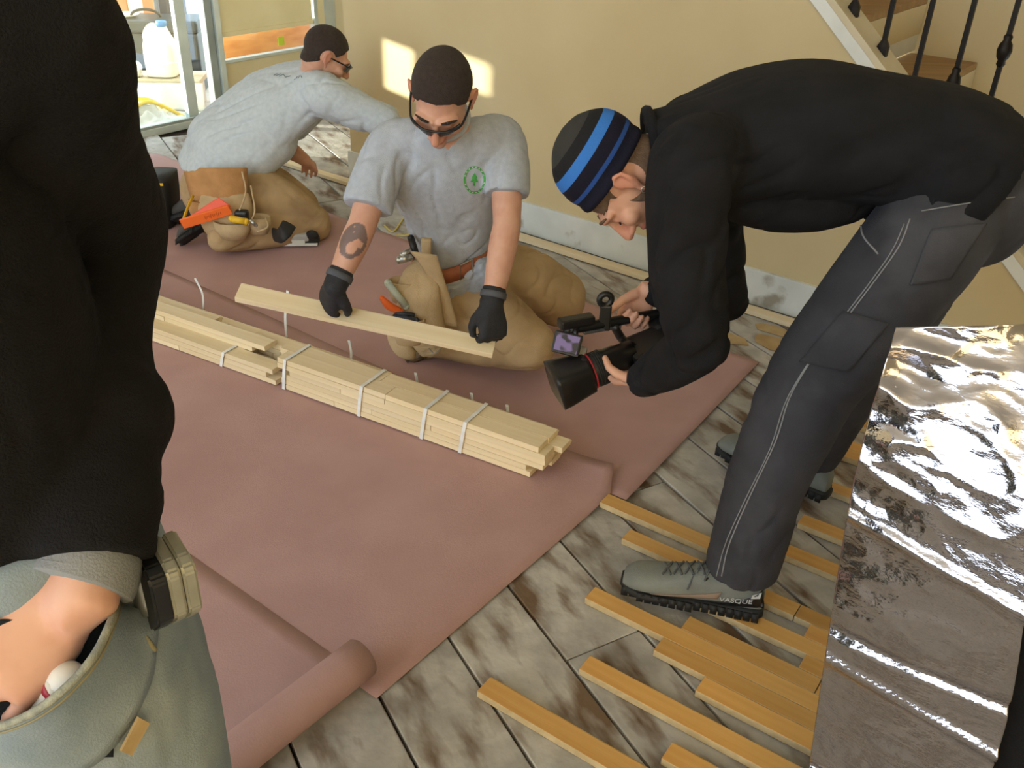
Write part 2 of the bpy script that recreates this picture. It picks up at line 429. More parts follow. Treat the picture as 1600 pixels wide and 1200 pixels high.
# wall with two unseen window openings, added to shape sun patches on the tan wall
ww = [hbox(DU - .12, DU, -6, 1.64, 0, 4.8), hbox(DU - .12, DU, 1.64, 1.90, 0, .915), hbox(DU - .12, DU, 1.64, 1.90, 1.065, 4.8), hbox(DU - .12, DU, 1.90, 1.95, 0, 4.8),
      hbox(DU - .12, DU, 1.95, 2.17, 0, .755), hbox(DU - .12, DU, 1.95, 2.17, 1.0, 4.8), hbox(DU - .12, DU, 2.17, 2.66, 0, 4.8),
      hbox(DU - .12, DU, 2.66, 3.66, 2.2, 4.8), hbox(DU - .12, DU, 4.62, 4.75, 0, 4.8), hbox(DU - .12, DU, 3.60, 4.62, 2.2, 4.8)]
obj('wall_left', join(ww), M_wall, kind='structure')
obj('wall_alcove', hbox(DU, -3.5, 4.62, 4.74, -.02, 4.8), M_wall, kind='structure')
for i, (va, vb, za, zb) in enumerate([(1.64, 1.90, .915, 1.065), (1.95, 2.17, .755, 1.0)]):
    fr = [hbox(DU - .125, DU + .012, va - .03, va, za - .03, zb + .03), hbox(DU - .125, DU + .012, vb, vb + .03, za - .03, zb + .03), hbox(DU - .125, DU + .012, va, vb, za - .03, za), hbox(DU - .125, DU + .012, va, vb, zb, zb + .03)]
    w1 = obj('added_window_%d' % (i + 1), join(fr), M_white, kind='structure')  # unseen window, added and sized only to throw its sun patch
    obj('pane', hbox(DU - .06, DU - .056, va, vb, za, zb), M_glass, w1)
d1 = obj('door_1', join([hbox(DU - .10, DU + .02, 2.66, 3.66, -.01, .035, .004), hbox(DU - .08, DU - .02, 2.66, 2.72, .03, 2.2), hbox(DU - .10, DU, 2.66, 3.66, 2.14, 2.2)]), M_alu, kind='structure')
obj('track', hbox(DU + .0, DU + .015, 2.66, 3.66, .035, .05), M_alud, d1)
obj('stile', hbox(DU - .07, DU - .03, 3.385, 3.455, .035, 2.14, .004), M_alu, d1)
obj('stile', hbox(DU - .06, DU + .0, 3.57, 3.625, .0, 2.2, .004), M_alud, d1)
obj('stile', hbox(DU - .05, DU + .02, 3.625, 3.665, .0, 2.2, .004), M_alu, d1)
obj('pane', hbox(DU - .052, DU - .047, 2.72, 3.385, .035, 2.14), M_glass, d1)
obj('pane', hbox(DU - .052, DU - .047, 3.455, 3.57, .035, 2.14), M_glass, d1)
d2 = obj('door_2', join([hbox(DU - .06, DU + .0, 3.665, 4.30, .0, .035), hbox(DU - .06, DU + .0, 4.52, 4.62, 0, 2.2, .004), hbox(DU - .06, DU, 3.665, 4.62, 2.14, 2.2)]), M_alu, kind='structure')
obj('kick_panel', hbox(DU - .045, DU - .015, 3.67, 4.42, .03, .325, .003), M_kick, d2)
obj('rail', hbox(DU - .05, DU - .002, 3.667, 4.43, .325, .345, .003), M_alu, d2)
obj('shade', grid(lambda a, b: H(DU - .012 + .006 * math.sin(b * 3), 3.68 + a * .74, .505 + b * 1.6), 6, 8, .004), M_shade, d2)
obj('shade_hem', hbox(DU - .022, DU - .006, 3.675, 4.425, .482, .51, .006), M_shade, d2)
obj('pane', hbox(DU - .036, DU - .031, 3.67, 4.42, .345, 2.14), M_glass, d2)
obj('stile', hbox(DU - .05, DU + .005, 4.43, 4.46, .0, 2.14, .003), M_alu, d2)
obj('stile', hbox(DU - .045, DU - .0, 4.46, 4.52, .0, 2.14, .003), M_shade, d2)
M_lime = mat('lime_sticker', '#B9CF3A', rough=.6)
obj('sticker', hbox(DU - .0305, DU - .0285, 4.13, 4.18, .375, .43), M_lime, d2)

# ---- red rosin paper: three lengths and the roll end
def paper(name, u0, u1, v0, v1, z, label, curl=None):
    nu, nv = 90, 30
    def fn(a, b):
        u = u0 + (u1 - u0) * a; v = v0 + (v1 - v0) * b
        w = noise.noise(Vector((u * 1.3, v * 1.7, 0))) * .0025 + .0025
        zz = z + w
        if curl: uu, zz2 = curl(u, v, b); u = uu; zz += zz2
        return H(u, v, zz)
    return obj(name, grid(fn, nu, nv, .0008), M_paper, None, True, label=label, cat='paper', group='red floor paper')
def ragged(amp, f, lift=0.0, end=-1.0):
    def c(u, v, b):
        e = max(0.0, (u + 1.5) / (end + 1.5)) if u > -1.5 else 0
        du = e * amp * noise.noise(Vector((v * f, 3.3, 0)))
        return u + du, lift * e ** 6 * (0.5 + .5 * math.sin(b * 5))
    return c
paper('floor_paper', -4.75, -1.015, 1.86, 2.88, .0008, 'red rosin paper length laid nearest the tan wall', lambda u, v, b: (u + .07 * max(0, (1 - b)) * max(0, (u + 2) / 1.0) - .035 * max(0, (u + 2)), .012 * max(0, (u + 1.5) / .5) ** 4 * (1 - b)))
paper('floor_paper', -4.4, -1.03, .93, 1.96, .0022, 'red rosin paper length under the bundled flooring', lambda u, v, b: (u - max(0, u + 2) * .06 * (b > .9) * (b - .9) * 10, .03 * max(0, (u + 1.45) / .42) ** 3 * max(0, (b - .75) * 4) ** 2))
paper('floor_paper', -3.9, -1.10, -.4, .955, .0036, 'red rosin paper length that ends in the roll')
def roll():
    r = .047; turns = 4.0; pts = []
    n = 90
    for i in range(n + 1):
        a = i / n * turns * 2 * math.pi; rr = r - .0032 * a / (2 * math.pi)
        pts.append((math.sin(a) * rr, r - math.cos(a) * rr))
    def fn(a, b):
        i = min(int(a * n), n); x, z = pts[i]
        return H(-1.105 + x + .004 * math.sin(b * 7), -.4 + b * 1.36, .008 + z)
    return grid(fn, n, 20, .0007)
obj('paper_roll', roll(), M_paper, None, True, label='rolled up end of red rosin paper lying across the sheet', cat='paper roll')
# strip of wood along the foot of the wall
strip_obj('wood_strip', H(-4.10, 3.245, .004), H(-1.02, 3.243, .004), .05, .019, M_raw, None, label='long wooden starter strip lying along the white baseboard', category='wood strip')
# glued-down scraps of old paper beside the wall
M_scrap = mat('torn_brown_paper', '#B8A075', '#A88A5E', rough=.9, scale=12)
for i, (u, v, s) in enumerate([(-1.25, 2.98, .10), (-1.06, 3.06, .12), (-1.12, 3.16, .09), (-1.40, 3.05, .08)]):
    pts = [H(u + math.cos(k) * s * (0.7 + .5 * r2.random()), v + math.sin(k) * s * .5 * (.7 + .5 * r2.random()), .001) for k in np.linspace(0, 2 * math.pi, 9)[:-1]]
    obj('paper_scrap', prism(pts, (0, 0, .0012)), M_scrap, None, label=['torn brown paper scrap stuck to the subfloor beside the paper corner', 'torn brown paper scrap below the end of the wooden starter strip', 'torn brown paper scrap touching the wooden starter strip', 'small torn brown paper scrap between starter strip and red paper'][i], cat='paper scrap', group='torn paper scraps by the wall')

# ================================================================== OUTSIDE THE DOOR
M_deck = mat('sunlit_deck', '#C9C7C2', '#BDBAB4', rough=.8, scale=10)
deck = obj('floor_deck', hbox(-9.5, DU - .12, 1.0, 8.5, -.12, -.07), M_dark, kind='structure')
for i in range(30):
    u = DU - .13 - i * .145
    obj('deck_board', hbox(u - .14, u, 1.0, 8.5, -.07, -.045), M_deck, deck)
obj('ground', hbox(-40, -9.5, -20, 40, -.5, -.3), mat('pale_ground', '#CFCBC0', '#BDB7A8', rough=.9, scale=.6), kind='structure')
obj('orange_board', prism([H(-5.42, 3.86, -.045), H(-5.42, 5.1, -.045), H(-5.42, 5.1, .56), H(-5.42, 3.86, .56)], UX * -.03), mat('orange_plywood', '#B4703C', '#C88A52', rough=.6, scale=5, stretch=(1, 1, 4)), None,
    label='orange brown plywood sheet standing outside behind the shaded door', cat='plywood')

# ================================================================== PEOPLE: shared builders
def skin_mat(name, base, red):
    mt = bpy.data.materials.new(name); mt.use_nodes = True; nt = mt.node_tree; b = nt.nodes['Principled BSDF']
    b.inputs['Roughness'].default_value = .55; b.inputs['Subsurface Weight'].default_value = .12; b.inputs['Subsurface Radius'].default_value = (.02, .008, .005)
    at = nt.nodes.new('ShaderNodeAttribute'); at.attribute_name = 'tone'
    tc = nt.nodes.new('ShaderNodeTexCoord'); nz = nt.nodes.new('ShaderNodeTexNoise'); nz.inputs['Scale'].default_value = 26; nz.inputs['Detail'].default_value = 4
    nt.links.new(tc.outputs['Object'], nz.inputs['Vector'])
    r = nt.nodes.new('ShaderNodeValToRGB'); r.color_ramp.elements[0].color = lin(base); r.color_ramp.elements[1].color = lin(red)
    r.color_ramp.elements[0].position = .4; r.color_ramp.elements[1].position = .75
    nt.links.new(nz.outputs[0], r.inputs[0])
    mx = nt.nodes.new('ShaderNodeMix'); mx.data_type = 'RGBA'; mx.blend_type = 'MULTIPLY'; mx.inputs[0].default_value = 1
    nt.links.new(r.outputs[0], mx.inputs[6]); nt.links.new(at.outputs['Color'], mx.inputs[7]); nt.links.new(mx.outputs[2], b.inputs['Base Color'])
    return mt
M_skin = skin_mat('skin', '#D0A088', '#C59079')
M_brown_hair = mat('dark_brown_hair', '#2E2420', '#3A2E28', rough=.8, scale=90, bump=.6, bscale=400)
M_short_hair = mat('light_brown_hair', '#5E4A3A', '#6E5846', rough=.85, scale=120, bump=.4, bscale=500)
def cloth(name, a, b, bump=.25, rough=.9, scale=12, bscale=500, **k): return mat(name, a, b, rough=rough, scale=scale, bump=bump, bscale=bscale, spec=.25, **k)
M_grey_shirt = cloth('heather_grey_cotton', '#A9AFB9', '#B3B9C2', scale=60)
M_black_shirt = cloth('black_cotton', '#17171A', '#1E1E22')
M_navy_sleeve = cloth('navy_black_cotton', '#17191F', '#1E2129')
M_black_fleece = cloth('black_fleece', '#0D0B0C', '#131112', bump=.4)
M_denim_blk = cloth('faded_black_denim', '#3A3A3F', '#47474C', scale=7, bump=.3, c3='#5A5A5F', scale3=5, lo3=.52, hi3=.8)
M_denim_blue = cloth('washed_blue_denim', '#8E9AA2', '#7A8892', scale=8, bump=.2, c3='#A5AEAE', scale3=5, lo3=.5, hi3=.75)
M_khaki = cloth('tan_work_canvas', '#A98F6B', '#B79D78', scale=9, bump=.3, c3='#8B7152', scale3=6, lo3=.55, hi3=.8)
M_leather = mat('tan_suede', '#A97C4C', '#B98A58', rough=.85, scale=18, bump=.2, bscale=200)
M_leather2 = mat('pale_split_leather', '#B09873', '#BDA682', rough=.85, scale=14, bump=.2, bscale=200)
M_belt = mat('red_brown_leather', '#8E4E30', '#9E5C3A', rough=.6, scale=20, bump=.1)
M_glove = mat('black_glove', '#1B1B1E', '#26262A', rough=.75, scale=40, bump=.3, bscale=300)
M_gloveg = mat('grey_glove_palm', '#55565A', '#4A4B50', rough=.8, scale=40)
M_rubber = mat('black_rubber', '#161616', '#1D1D1D', rough=.7, scale=30)
M_black = mat('black_plastic', '#121213', '#18181A', rough=.42, scale=30)
M_steel = mat('steel', '#B9B9B4', '#9D9D98', rough=.32, metal=.9, scale=20)
M_stitch = mat('pale_stitching', '#8E8E90', rough=.9)
M_orange = mat('orange_plastic', '#F0702C', '#EE6A24', rough=.5, scale=8)
M_yellow = mat('yellow_plastic', '#E0B52A', '#D7A81E', rough=.5, scale=8)

class Frame:
    """head or hand axes: x to the side, y forward, z up"""
    def __init__(s, c, fwd, up, k=1.0):
        s.c = np.asarray(c, float); s.y = nrm(fwd); z = np.asarray(up, float); s.z = nrm(z - s.y * z.dot(s.y)); s.x = np.cross(s.y, s.z); s.k = k
    def __call__(s, x, y, z): return s.c + (s.x * x + s.y * y + s.z * z) * s.k
    def v(s, x, y, z): return (s.x * x + s.y * y + s.z * z) * s.k
    def inv(s, p):
        d = (np.asarray(p, float) - s.c) / s.k; return np.array([d @ s.x, d @ s.y, d @ s.z])
    def ball(s, c, r): return ball(s(*c), s.v(r[0], 0, 0), s.v(0, r[1], 0), s.v(0, 0, r[2]))
def head_parts(f, ears=True):
    p = [f.ball((0, -.018, .035), (.075, .093, .083)), f.ball((0, .028, -.012), (.064, .066, .088)), f.ball((0, .032, -.065), (.053, .054, .046)),
         f.ball((0, .076, -.098), (.021, .018, .017)), f.ball((0, -.03, -.03), (.064, .066, .07)),
         capsule([f(0, .089, .016), f(0, .103, -.008), f(0, .116, -.033)], [.0085 * f.k, .010 * f.k, .0125 * f.k], 10),
         f.ball((0, .086, -.060), (.024, .014, .007)), f.ball((0, .084, -.074), (.020, .014, .007)), f.ball((0, .082, -.052), (.016, .012, .014))]
    for s in (-1, 1):
        p += [f.ball((s * .013, .100, -.037), (.009, .012, .008)), f.ball((s * .043, .062, -.022), (.025, .024, .022)),
              capsule([f(s * .010, .092, .024), f(s * .032, .087, .028), f(s * .050, .070, .020)], [.009 * f.k, .0095 * f.k, .008 * f.k], 8),
              f.ball((s * .031, .074, .001), (.014, .0135, .0105))]
        if ears:
            a = [(s * .075, -.004, -.030), (s * .082, -.010, -.022), (s * .090, -.022, 0), (s * .091, -.026, .018), (s * .087, -.016, .031), (s * .080, -.002, .026), (s * .076, .004, .010)]
            p += [capsule([f(*q) for q in a], .0052 * f.k, 8), f.ball((s * .079, -.011, .002), (.007, .016, .028)), f.ball((s * .078, -.002, -.030), (.006, .008, .010))]
    return p
def cap_over(f, tree, inside, lift, c=(0, -.018, .035), nu=128, nv=80, extra=None):
    """closed shell that lies over the head where inside(local)>0 and dives under the skin elsewhere"""
    C = f(*c); V = []; Fc = []
    def pt(th, ph):
        d = f.x * math.sin(th) * math.cos(ph) + f.y * math.sin(th) * math.sin(ph) + f.z * math.cos(th)
        h = tree.ray_cast(Vector(C + d * .4), Vector(-d), .4); r = .4 - h[3] if h[0] else .07
        q = C + d * r; w = min(1, max(0, inside(f.inv(q)) / .010 + .5)); w = w * w * (3 - 2 * w)
        lq = f.inv(q); dv = .010 + .03 * max(0, min(1, (lq[1] - .06) / .02)); o = -dv + (lift + dv) * w
        if extra: o += extra(f.inv(q)) * w
        return C + d * (r + o * f.k)
    V.append(pt(0, 0))
    for i in range(1, nv):
        for k in range(nu): V.append(pt(math.pi * i / nv, 2 * math.pi * k / nu))
    V.append(pt(math.pi, 0))
    for k in range(nu): Fc.append((0, 1 + k, 1 + (k + 1) % nu))
    for i in range(nv - 2):
        for k in range(nu):
            a = 1 + i * nu; b = a + nu; Fc.append((a + k, b + k, b + (k + 1) % nu, a + (k + 1) % nu))
    e = len(V) - 1; a = 1 + (nv - 2) * nu
    for k in range(nu): Fc.append((e, a + (k + 1) % nu, a + k))
    return np.array(V), Fc
def hand_parts(f, curl=((.3, .4, .3),) * 4, thumb=None, k=1.0, fat=1.0, side=1, spread=.10):
    """f: x across the hand (thumb at +x*side), y along the fingers, z out of the palm side"""
    p = [loft([(f(0, -.015, 0), f.v(.027, 0, 0), f.v(0, 0, .021)), (f(0, .012, 0), f.v(.030, 0, 0), f.v(0, 0, .0195)), (f(0, .05, 0), f.v(.040, 0, 0), f.v(0, 0, .0165)),
               (f(0, .082, 0), f.v(.042, 0, 0), f.v(0, 0, .0145)), (f(0, .098, 0), f.v(.038, 0, 0), f.v(0, 0, .010))], 18, 2.4, res=14)]
    L = (.072, .080, .075, .060); X = (.031, .0105, -.0105, -.030)
    for i in range(4):
        a = 0.0; q = np.array([X[i] * side, .088 - abs(X[i]) * .25, 0]); pts = [q]
        s = math.sin(spread * (X[i] * side) / .03)
        for seg, c in zip((.46, .30, .26), curl[i]):
            a += c; d = np.array([s * math.cos(a), math.cos(a), math.sin(a)]); q = q + d * L[i] * seg; pts.append(q)
        r = [.0092 * fat, .0086 * fat, .0079 * fat, .0068 * fat]
        p.append(capsule([f(*t) for t in pts], [x * f.k for x in r], 10))
    th = thumb or [(.026, .018, .006), (.046, .040, .014), (.058, .066, .018), (.062, .092, .016)]
    p.append(capsule([f(t[0] * side, t[1], t[2]) for t in th], [.0145 * f.k * fat, .0125 * f.k * fat, .0105 * f.k * fat, .0082 * f.k * fat], 10))
    return p
def body_obj(name, parts, mt, parent, voxel=.0045, smooth=3, tone=None):
    V, Fc = remesh(join(parts), voxel, smooth)
    me = to_mesh((V, Fc), True, name); me.materials.append(mt)
    at = me.attributes.new('tone', 'FLOAT_COLOR', 'POINT')
    cols = np.ones((len(V), 4), np.float32)
    if tone: cols[:, :3] = [tone(p) for p in V]
    at.data.foreach_set('color', cols.ravel())
    return obj(name, me, mt, parent), (V, Fc)
def face_tone(f, stub=.0):
    def fn(p):
        x, y, z = f.inv(p)
        if abs(x) > .12 or abs(y) > .16 or abs(z) > .15: return None
        c = np.ones(3)
        if y > .095 and -.05 < z < 0: c = c * (1.0, .86, .84)                       # nose
        if abs(x) > .078: c = c * (1.0, .84, .82)                                  # ears
        if y > .078 and -.082 < z < -.054 and abs(x) < .026: c = c * (.90, .62, .62)   # lips
        if stub and z < -.045 + .03 * max(0, (.05 - y) / .05) and y > -.02: c = c * (1 - stub * .6, 1 - stub * .5, 1 - stub * .45)
        return c
    return fn
def limb_secs(pts, r, flat=1.0, side=(0, 0, 1)):
    pts, fr = frames(pts, None); r = list(r)
    return [(p, s * ri, b * ri * flat) for p, (t, s, b), ri in zip(pts, fr, r)]
def limb(pts, r, n=18, res=24):
    """smooth tapered limb with rounded ends"""
    q = spline(np.hstack([np.asarray(pts, float), np.asarray(r, float)[:, None]]), res)
    return join([tube(q[:, :3], np.maximum(q[:, 3], .003), n), ball(q[0, :3], q[0, 3]), ball(q[-1, :3], q[-1, 3])])
def patch(tree, c, ux, uy, w, h, nd, lift=.003, nu=10, nv=12, thick=.0025, shape=None, relief=None):
    """cloth patch (pocket, print) lying on a garment"""
    ux, uy = nrm(ux), nrm(uy)
    def base(a, b):
        x, y = (a - .5) * w, (b - .5) * h
        if shape: x, y = shape(x, y)
        return np.asarray(c, float) + ux * x + uy * y
    pts = [base(i / nu, j / nv) for j in range(nv + 1) for i in range(nu + 1)]
    g = drape(tree, pts, nd, lift, .25)
    return grid(lambda a, b: g[int(round(b * nv)) * (nu + 1) + int(round(a * nu))], nu, nv, thick)
def on_surface_line(tree, pts, nd, r=.0015, lift=.001, n=30):
    return tube(drape(tree, spline(pts, n), nd, lift, .25), r, 6)
def text_mesh(txt, size):
    cu = bpy.data.curves.new('txt', 'FONT'); cu.body = txt; cu.size = size; cu.align_x = 'CENTER'; cu.align_y = 'CENTER'
    o = bpy.data.objects.new('txt', cu); COL.objects.link(o); bpy.context.view_layer.update()
    me = o.evaluated_get(bpy.context.evaluated_depsgraph_get()).to_mesh()
    bm = bmesh.new(); bm.from_mesh(me); bmesh.ops.triangulate(bm, faces=bm.faces)
    bmesh.ops.subdivide_edges(bm, edges=[e for e in bm.edges if e.calc_length() > size * .3], cuts=1)
    V = np.array([list(v.co) for v in bm.verts]); bm.verts.index_update(); Fc = [tuple(v.index for v in q.verts) for q in bm.faces]; bm.free()
    bpy.data.objects.remove(o); return V, Fc
def shoe(parent, heel, toe, mat_up, mat_sole, k=1.0, width=.05, laces=None, boot=False, lift=0.0, up=(0, 0, 1)):
    """heel, toe: ends of the sole on its underside"""
    heel = np.asarray(heel, float); toe = np.asarray(toe, float); up = nrm(up)
    y = nrm(toe - heel); L = np.linalg.norm(toe - heel); x = np.cross(y, up)
    def S(t, w, h0, h1, off=0): return (heel + y * L * t + up * (h0 + h1) / 2 + x * off, x * w * width / .05, up * (h1 - h0) / 2)
    sole = loft([S(.0, .022, .004, .03), S(.06, .032, .0, .034), S(.3, .034, .002, .03), S(.5, .036, .004, .028), S(.75, .047, .0, .026), S(.92, .040, .004, .03), S(1.0, .020, .016, .036)], 24, 3.2, res=28)
    uppr = loft([S(.015, .024, .02, .085), S(.08, .032, .02, .112), S(.25, .036, .02, .115), S(.42, .037, .02, .112), S(.58, .042, .02, .094), S(.75, .048, .02, .076), S(.9, .044, .02, .066), S(.985, .026, .022, .048)], 24, 2.5, res=30)
    lugs = []
    for t in np.linspace(.05, .96, 17):
        w = .034 if t < .5 else .043 if t < .88 else .032
        lugs += [obox(heel + y * L * t + x * s * w * width / .05 + up * .013, y * .0080, x * .0022, up * .0125) for s in (-1, 1)]
    ankle = loft([(heel + y * L * .20 + up * .09, x * .037, y * .062), (heel + y * L * .17 + up * .125, x * .038, y * .055)], 20, 2.2)
    o = obj('shoe', remesh(join([uppr, ankle]), .004, 3), mat_up, parent, True)
    obj('sole', join([sole] + lugs), mat_sole, o, True)
    if laces:
        tr = bvh(uppr); ls = []
        for i in range(5):
            t = .36 + i * .075
            for s in (-1, 1):
                ls.append(tube(drape(tr, spline([heel + y * L * t + x * s * .024, heel + y * L * (t + .03) + up * 0, heel + y * L * (t + .055) - x * s * .022], 9), up, .003, .25), .0026, 6))
        c = heel + y * L * .37 + up * .112
        for s in (-1, 1):
            ls.append(tube(spline([c, c + x * s * .02 + up * .012 + y * .01, c + x * s * .045 - up * .004 + y * .02, c + x * s * .025 - up * .012 + y * .012, c], 14), .0024, 6))
            ls.append(tube(spline([c, c + x * s * .015 + y * .04 - up * .008, c + x * s * .05 + y * .055 - up * .04], 10), .0022, 6))
        obj('laces', join(ls), laces, o, True)
    return o, tuple(map(np.asarray, (heel, y * L, x, up))), bvh(join([uppr, ankle]))

# ================================================================== CAMERAMAN, bending to the right of the kneeling worker
def cameraman():
    root = thing('person', 'person in black shirt, striped knit cap and faded black jeans bending over a video camera', 'person', H(-.75, 1.75, .0) * 0 + np.array([.62, 1.9, .0]))
    pelvis = P(1478, 268, 1.93); waist = P(1400, 225, 1.95); chest = P(1220, 205, 1.97); shc = P(1098, 222, 1.97); neck = P(1035, 225, 1.96)
    side = nrm(np.array([.05, -1, .04]))                 # towards the photographer = his left
    hc = P(974, 280, 1.93)
    fwd = np.array([-.10, -.12, -.98]); up = np.array([-.98, .02, .10])
    hf = Frame(hc, fwd, up, 1.02)
    # joints, left = near side
    shL = P(1072, 262, 1.77); elL = P(1092, 545, 1.72); wrL = P(1003, 590, 1.85)
    shR = P(1095, 235, 2.17); elR = P(1136, 468, 2.20)
    gp = HANDLE[0] + (HANDLE[1] - HANDLE[0]) * .70; hd = nrm(np.array([-.42, -.05, -.9]))
    wrR = gp + np.array([.0, .030, .0]) - hd * .066
    f1 = Frame(wrR, hd, (0, -1, .05), .95)
    hipL = P(1478, 330, 1.82); knL = P(1262, 618, 1.70); anL = np.array([.565, 1.672, .11])
    hipR = P(1478, 330, 2.05); knR = P(1322, 600, 2.14); anR = np.array([.835, 2.14, .12])
    # ---- hands
    body = [capsule([hf(0, -.03, -.05), (hf(0, -.05, -.10) + neck) / 2, neck, neck + nrm(chest - neck) * .07], [.055, .058, .062, .06]),
            loft([(neck, side * .07, np.array([.02, 0, .06])), (chest, side * .14, np.array([0, 0, .09])), (waist, side * .13, np.array([0, 0, .08])), (pelvis, side * .13, np.array([.03, 0, .08]))], 20, res=16),
            limb([shc + side * .1, shL, (shL + elL) / 2, elL], [.05, .05, .042, .036]), limb([elL, (elL * .6 + wrL * .4), wrL], [.038, .038, .025]),
            limb([shc - side * .1, shR, (shR + elR) / 2, elR], [.05, .05, .042, .036]), limb([elR, (elR * .6 + wrR * .4), wrR], [.038, .038, .025]),
            limb([hipL, knL, anL], [.075, .05, .035]), limb([hipR, knR, anR], [.075, .05, .035])]
    # right hand: palm across the camera's top handle, thumb forward along it, fingers wrapped under
    body += hand_parts(f1, ((1.25, 1.25, .5), (1.3, 1.3, .5), (1.3, 1.3, .5), (1.3, 1.35, .5)), [(.028, .020, .010), (.050, .045, .020), (.062, .072, .026), (.070, .096, .028)], side=1)
    # left hand cups the lens from below
    f2 = Frame(wrL, (LENSF + LENSX * .10 + np.array([.0, .04, -.062])) - wrL, np.array([-.15, .05, 1.0]), .95)
    sd2 = -1
    body += hand_parts(f2, ((.5, .6, .4), (.5, .6, .4), (.5, .6, .4), (.55, .6, .4)), [(.026, .016, .006), (.044, .034, .022), (.054, .050, .042), (.052, .062, .066)], side=sd2)
    body += head_parts(hf)
    ft = face_tone(hf, .30)
    def tone(p):
        c = ft(p)
        return np.ones(3) if c is None else c
    bo, bvf = body_obj('body', body, M_skin, root, .0042, 2, tone)
    tr = bvh(remesh(join(head_parts(hf, False)), .006, 2))
    # short hair below the cap, knit cap with stripes, ear ring
    def hair_in(q):
        x, y, z = q
        ear = math.hypot(y + .008, (z - .0)) - .036
        front = .072 - .35 * max(0, abs(x) - .045)
        top = .060 - 1.2 * max(0, .03 - y) if y > -.02 else -.10
        side_l = (z + .040 + .75 * max(0, y + .04)) if y < .03 else z - .025 + .0 * y
        return min(side_l, ear if abs(x) > .055 else 9, .075 - y + .4 * max(0, z - .06))
    obj('hair', cap_over(hf, tr, hair_in, .003), M_short_hair, root, True)
    def cap_in(q): return q[2] - .026 - .45 * q[1]
    def cap_extra(q):
        a = (q[2] - .45 * q[1]) / 1.097; t = max(0, a - .045); rim = max(0, 1 - abs(a - .034) / .014)
        return .42 * t + .004 * rim + .003 * noise.noise(Vector(q * 30))
    cp = obj('knit_cap', cap_over(hf, tr, cap_in, .009, nu=96, nv=64, extra=cap_extra), knit_mat(hf), root, True)
    eb = [tube([hf(s * .018, .095, .030), hf(s * .034, .092, .034), hf(s * .052, .077, .027)], [.003, .004, .002], 8) for s in (-1, 1)]
    obj('eyebrow', eb[0], M_short_hair, bo, True); obj('eyebrow', eb[1], M_short_hair, bo, True)
    for s in (-1, 1):
        obj('eyelash', tube([hf(s * .019, .0865, -.004), hf(s * .031, .0885, -.008), hf(s * .043, .082, -.004)], .0016, 6), M_brown_hair, bo, True)
    es = 1 if hf.x @ side > 0 else -1
    obj('earring', tube([hf(es * .082, .000 + .006 * math.cos(a), -.036 + .006 * math.sin(a)) for a in np.linspace(0, 6.28, 14)[:-1]], .0014, 6, closed=True, cap=False), M_steel, bo, True)
    # ---- shirt: torso and long sleeves
    up_t = np.array([0, .12, 1.0])
    tor = loft([(P(1016, 222, 1.96), side * .062, np.array([-.02, 0, .06])), (P(1050, 222, 1.96), side * .115, np.array([.00, .0, .075])), (shc, side * .185, np.array([.0, .02, .105])),
                (P(1170, 208, 1.97), side * .205, np.array([.0, .02, .125])), (P(1270, 200, 1.96), side * .20, np.array([.0, .02, .132])),
                (P(1370, 215, 1.95), side * .195, np.array([.01, .02, .128])), (P(1440, 235, 1.94), side * .20, np.array([.03, .02, .130])), (P(1490, 252, 1.93), side * .205, np.array([.055, .02, .122]))], 32, 2.3, res=36)
    hem = loft([(P(1400, 240, 1.94), side * .215, np.array([.03, .02, .15])), (P(1450, 252, 1.93), side * .225, np.array([.05, .02, .15])), (P(1490, 262, 1.93), side * .225, np.array([.075, .02, .135]))], 32, 2.4, res=8)
    belly = ball(P(1225, 298, 1.96), np.array([.20, 0, 0]), np.array([0, .16, 0]), np.array([0, 0, .075]))
    slL = limb([shc + side * .10 + np.array([.02, 0, -.01]), shL + np.array([.012, 0, .0]), P(1072, 400, 1.73), P(1084, 490, 1.71), elL + np.array([.0, 0, .015])], [.09, .088, .078, .072, .062])
    slL2 = limb([elL + np.array([0, .0, .01]), elL * .5 + wrL * .5 + (0, 0, -.006), wrL + nrm(elL - wrL) * .012 + (0, 0, -.006)], [.062, .055, .044])
    slR = limb([shc - side * .10, shR, (shR + elR) / 2, elR], [.085, .085, .07, .058])
    slR2 = limb([elR, elR * .5 + wrR * .5, wrR + nrm(elR - wrR) * .02], [.058, .05, .042])
    sv = remesh(join([tor, hem, belly, slL, slL2, slR, slR2]), .0075, 5, None)
    fo1 = folds(.015, 7, nrm(np.array([.75, 0, .65])), .25, .25, 1.0); 
    me = np.array(sv[0]); tb = bvh(sv)
    sv = remesh_fold(sv, lambda p: fo1(p) * (1 if p.z > .5 else .6) * min(1, max(0.1, (1.19 - p.z) / .10)))
    so = obj('shirt', sv, M_black_shirt, root, True)
    ts = bvh(sv)
    col = tube([P(1018, 222, 1.96) + side * .066 * math.cos(a) + np.array([-.015, 0, .064]) * math.sin(a) for a in np.linspace(0, 6.283, 24)[:-1]], .012, 8, closed=True, cap=False)
    obj('collar', col, M_black_shirt, so, True)
    # red waistband showing behind
    # ---- jeans
    pel = loft([(P(1535, 262, 1.93), side * .165, np.array([.05, .02, .105])), (P(1530, 285, 1.93), side * .185, np.array([.075, 0, .115])), (P(1478, 320, 1.93), side * .185, np.array([.085, 0, .10])), (P(1430, 385, 1.93), side * .16, np.array([.085, 0, .06]))], 28, 2.3, res=16)
    bum = [ball(P(1505, 310, 1.93) + side * s * .09, np.array([.105, 0, 0]), np.array([0, .10, 0]), np.array([0, 0, .12])) for s in (-1, 1)]
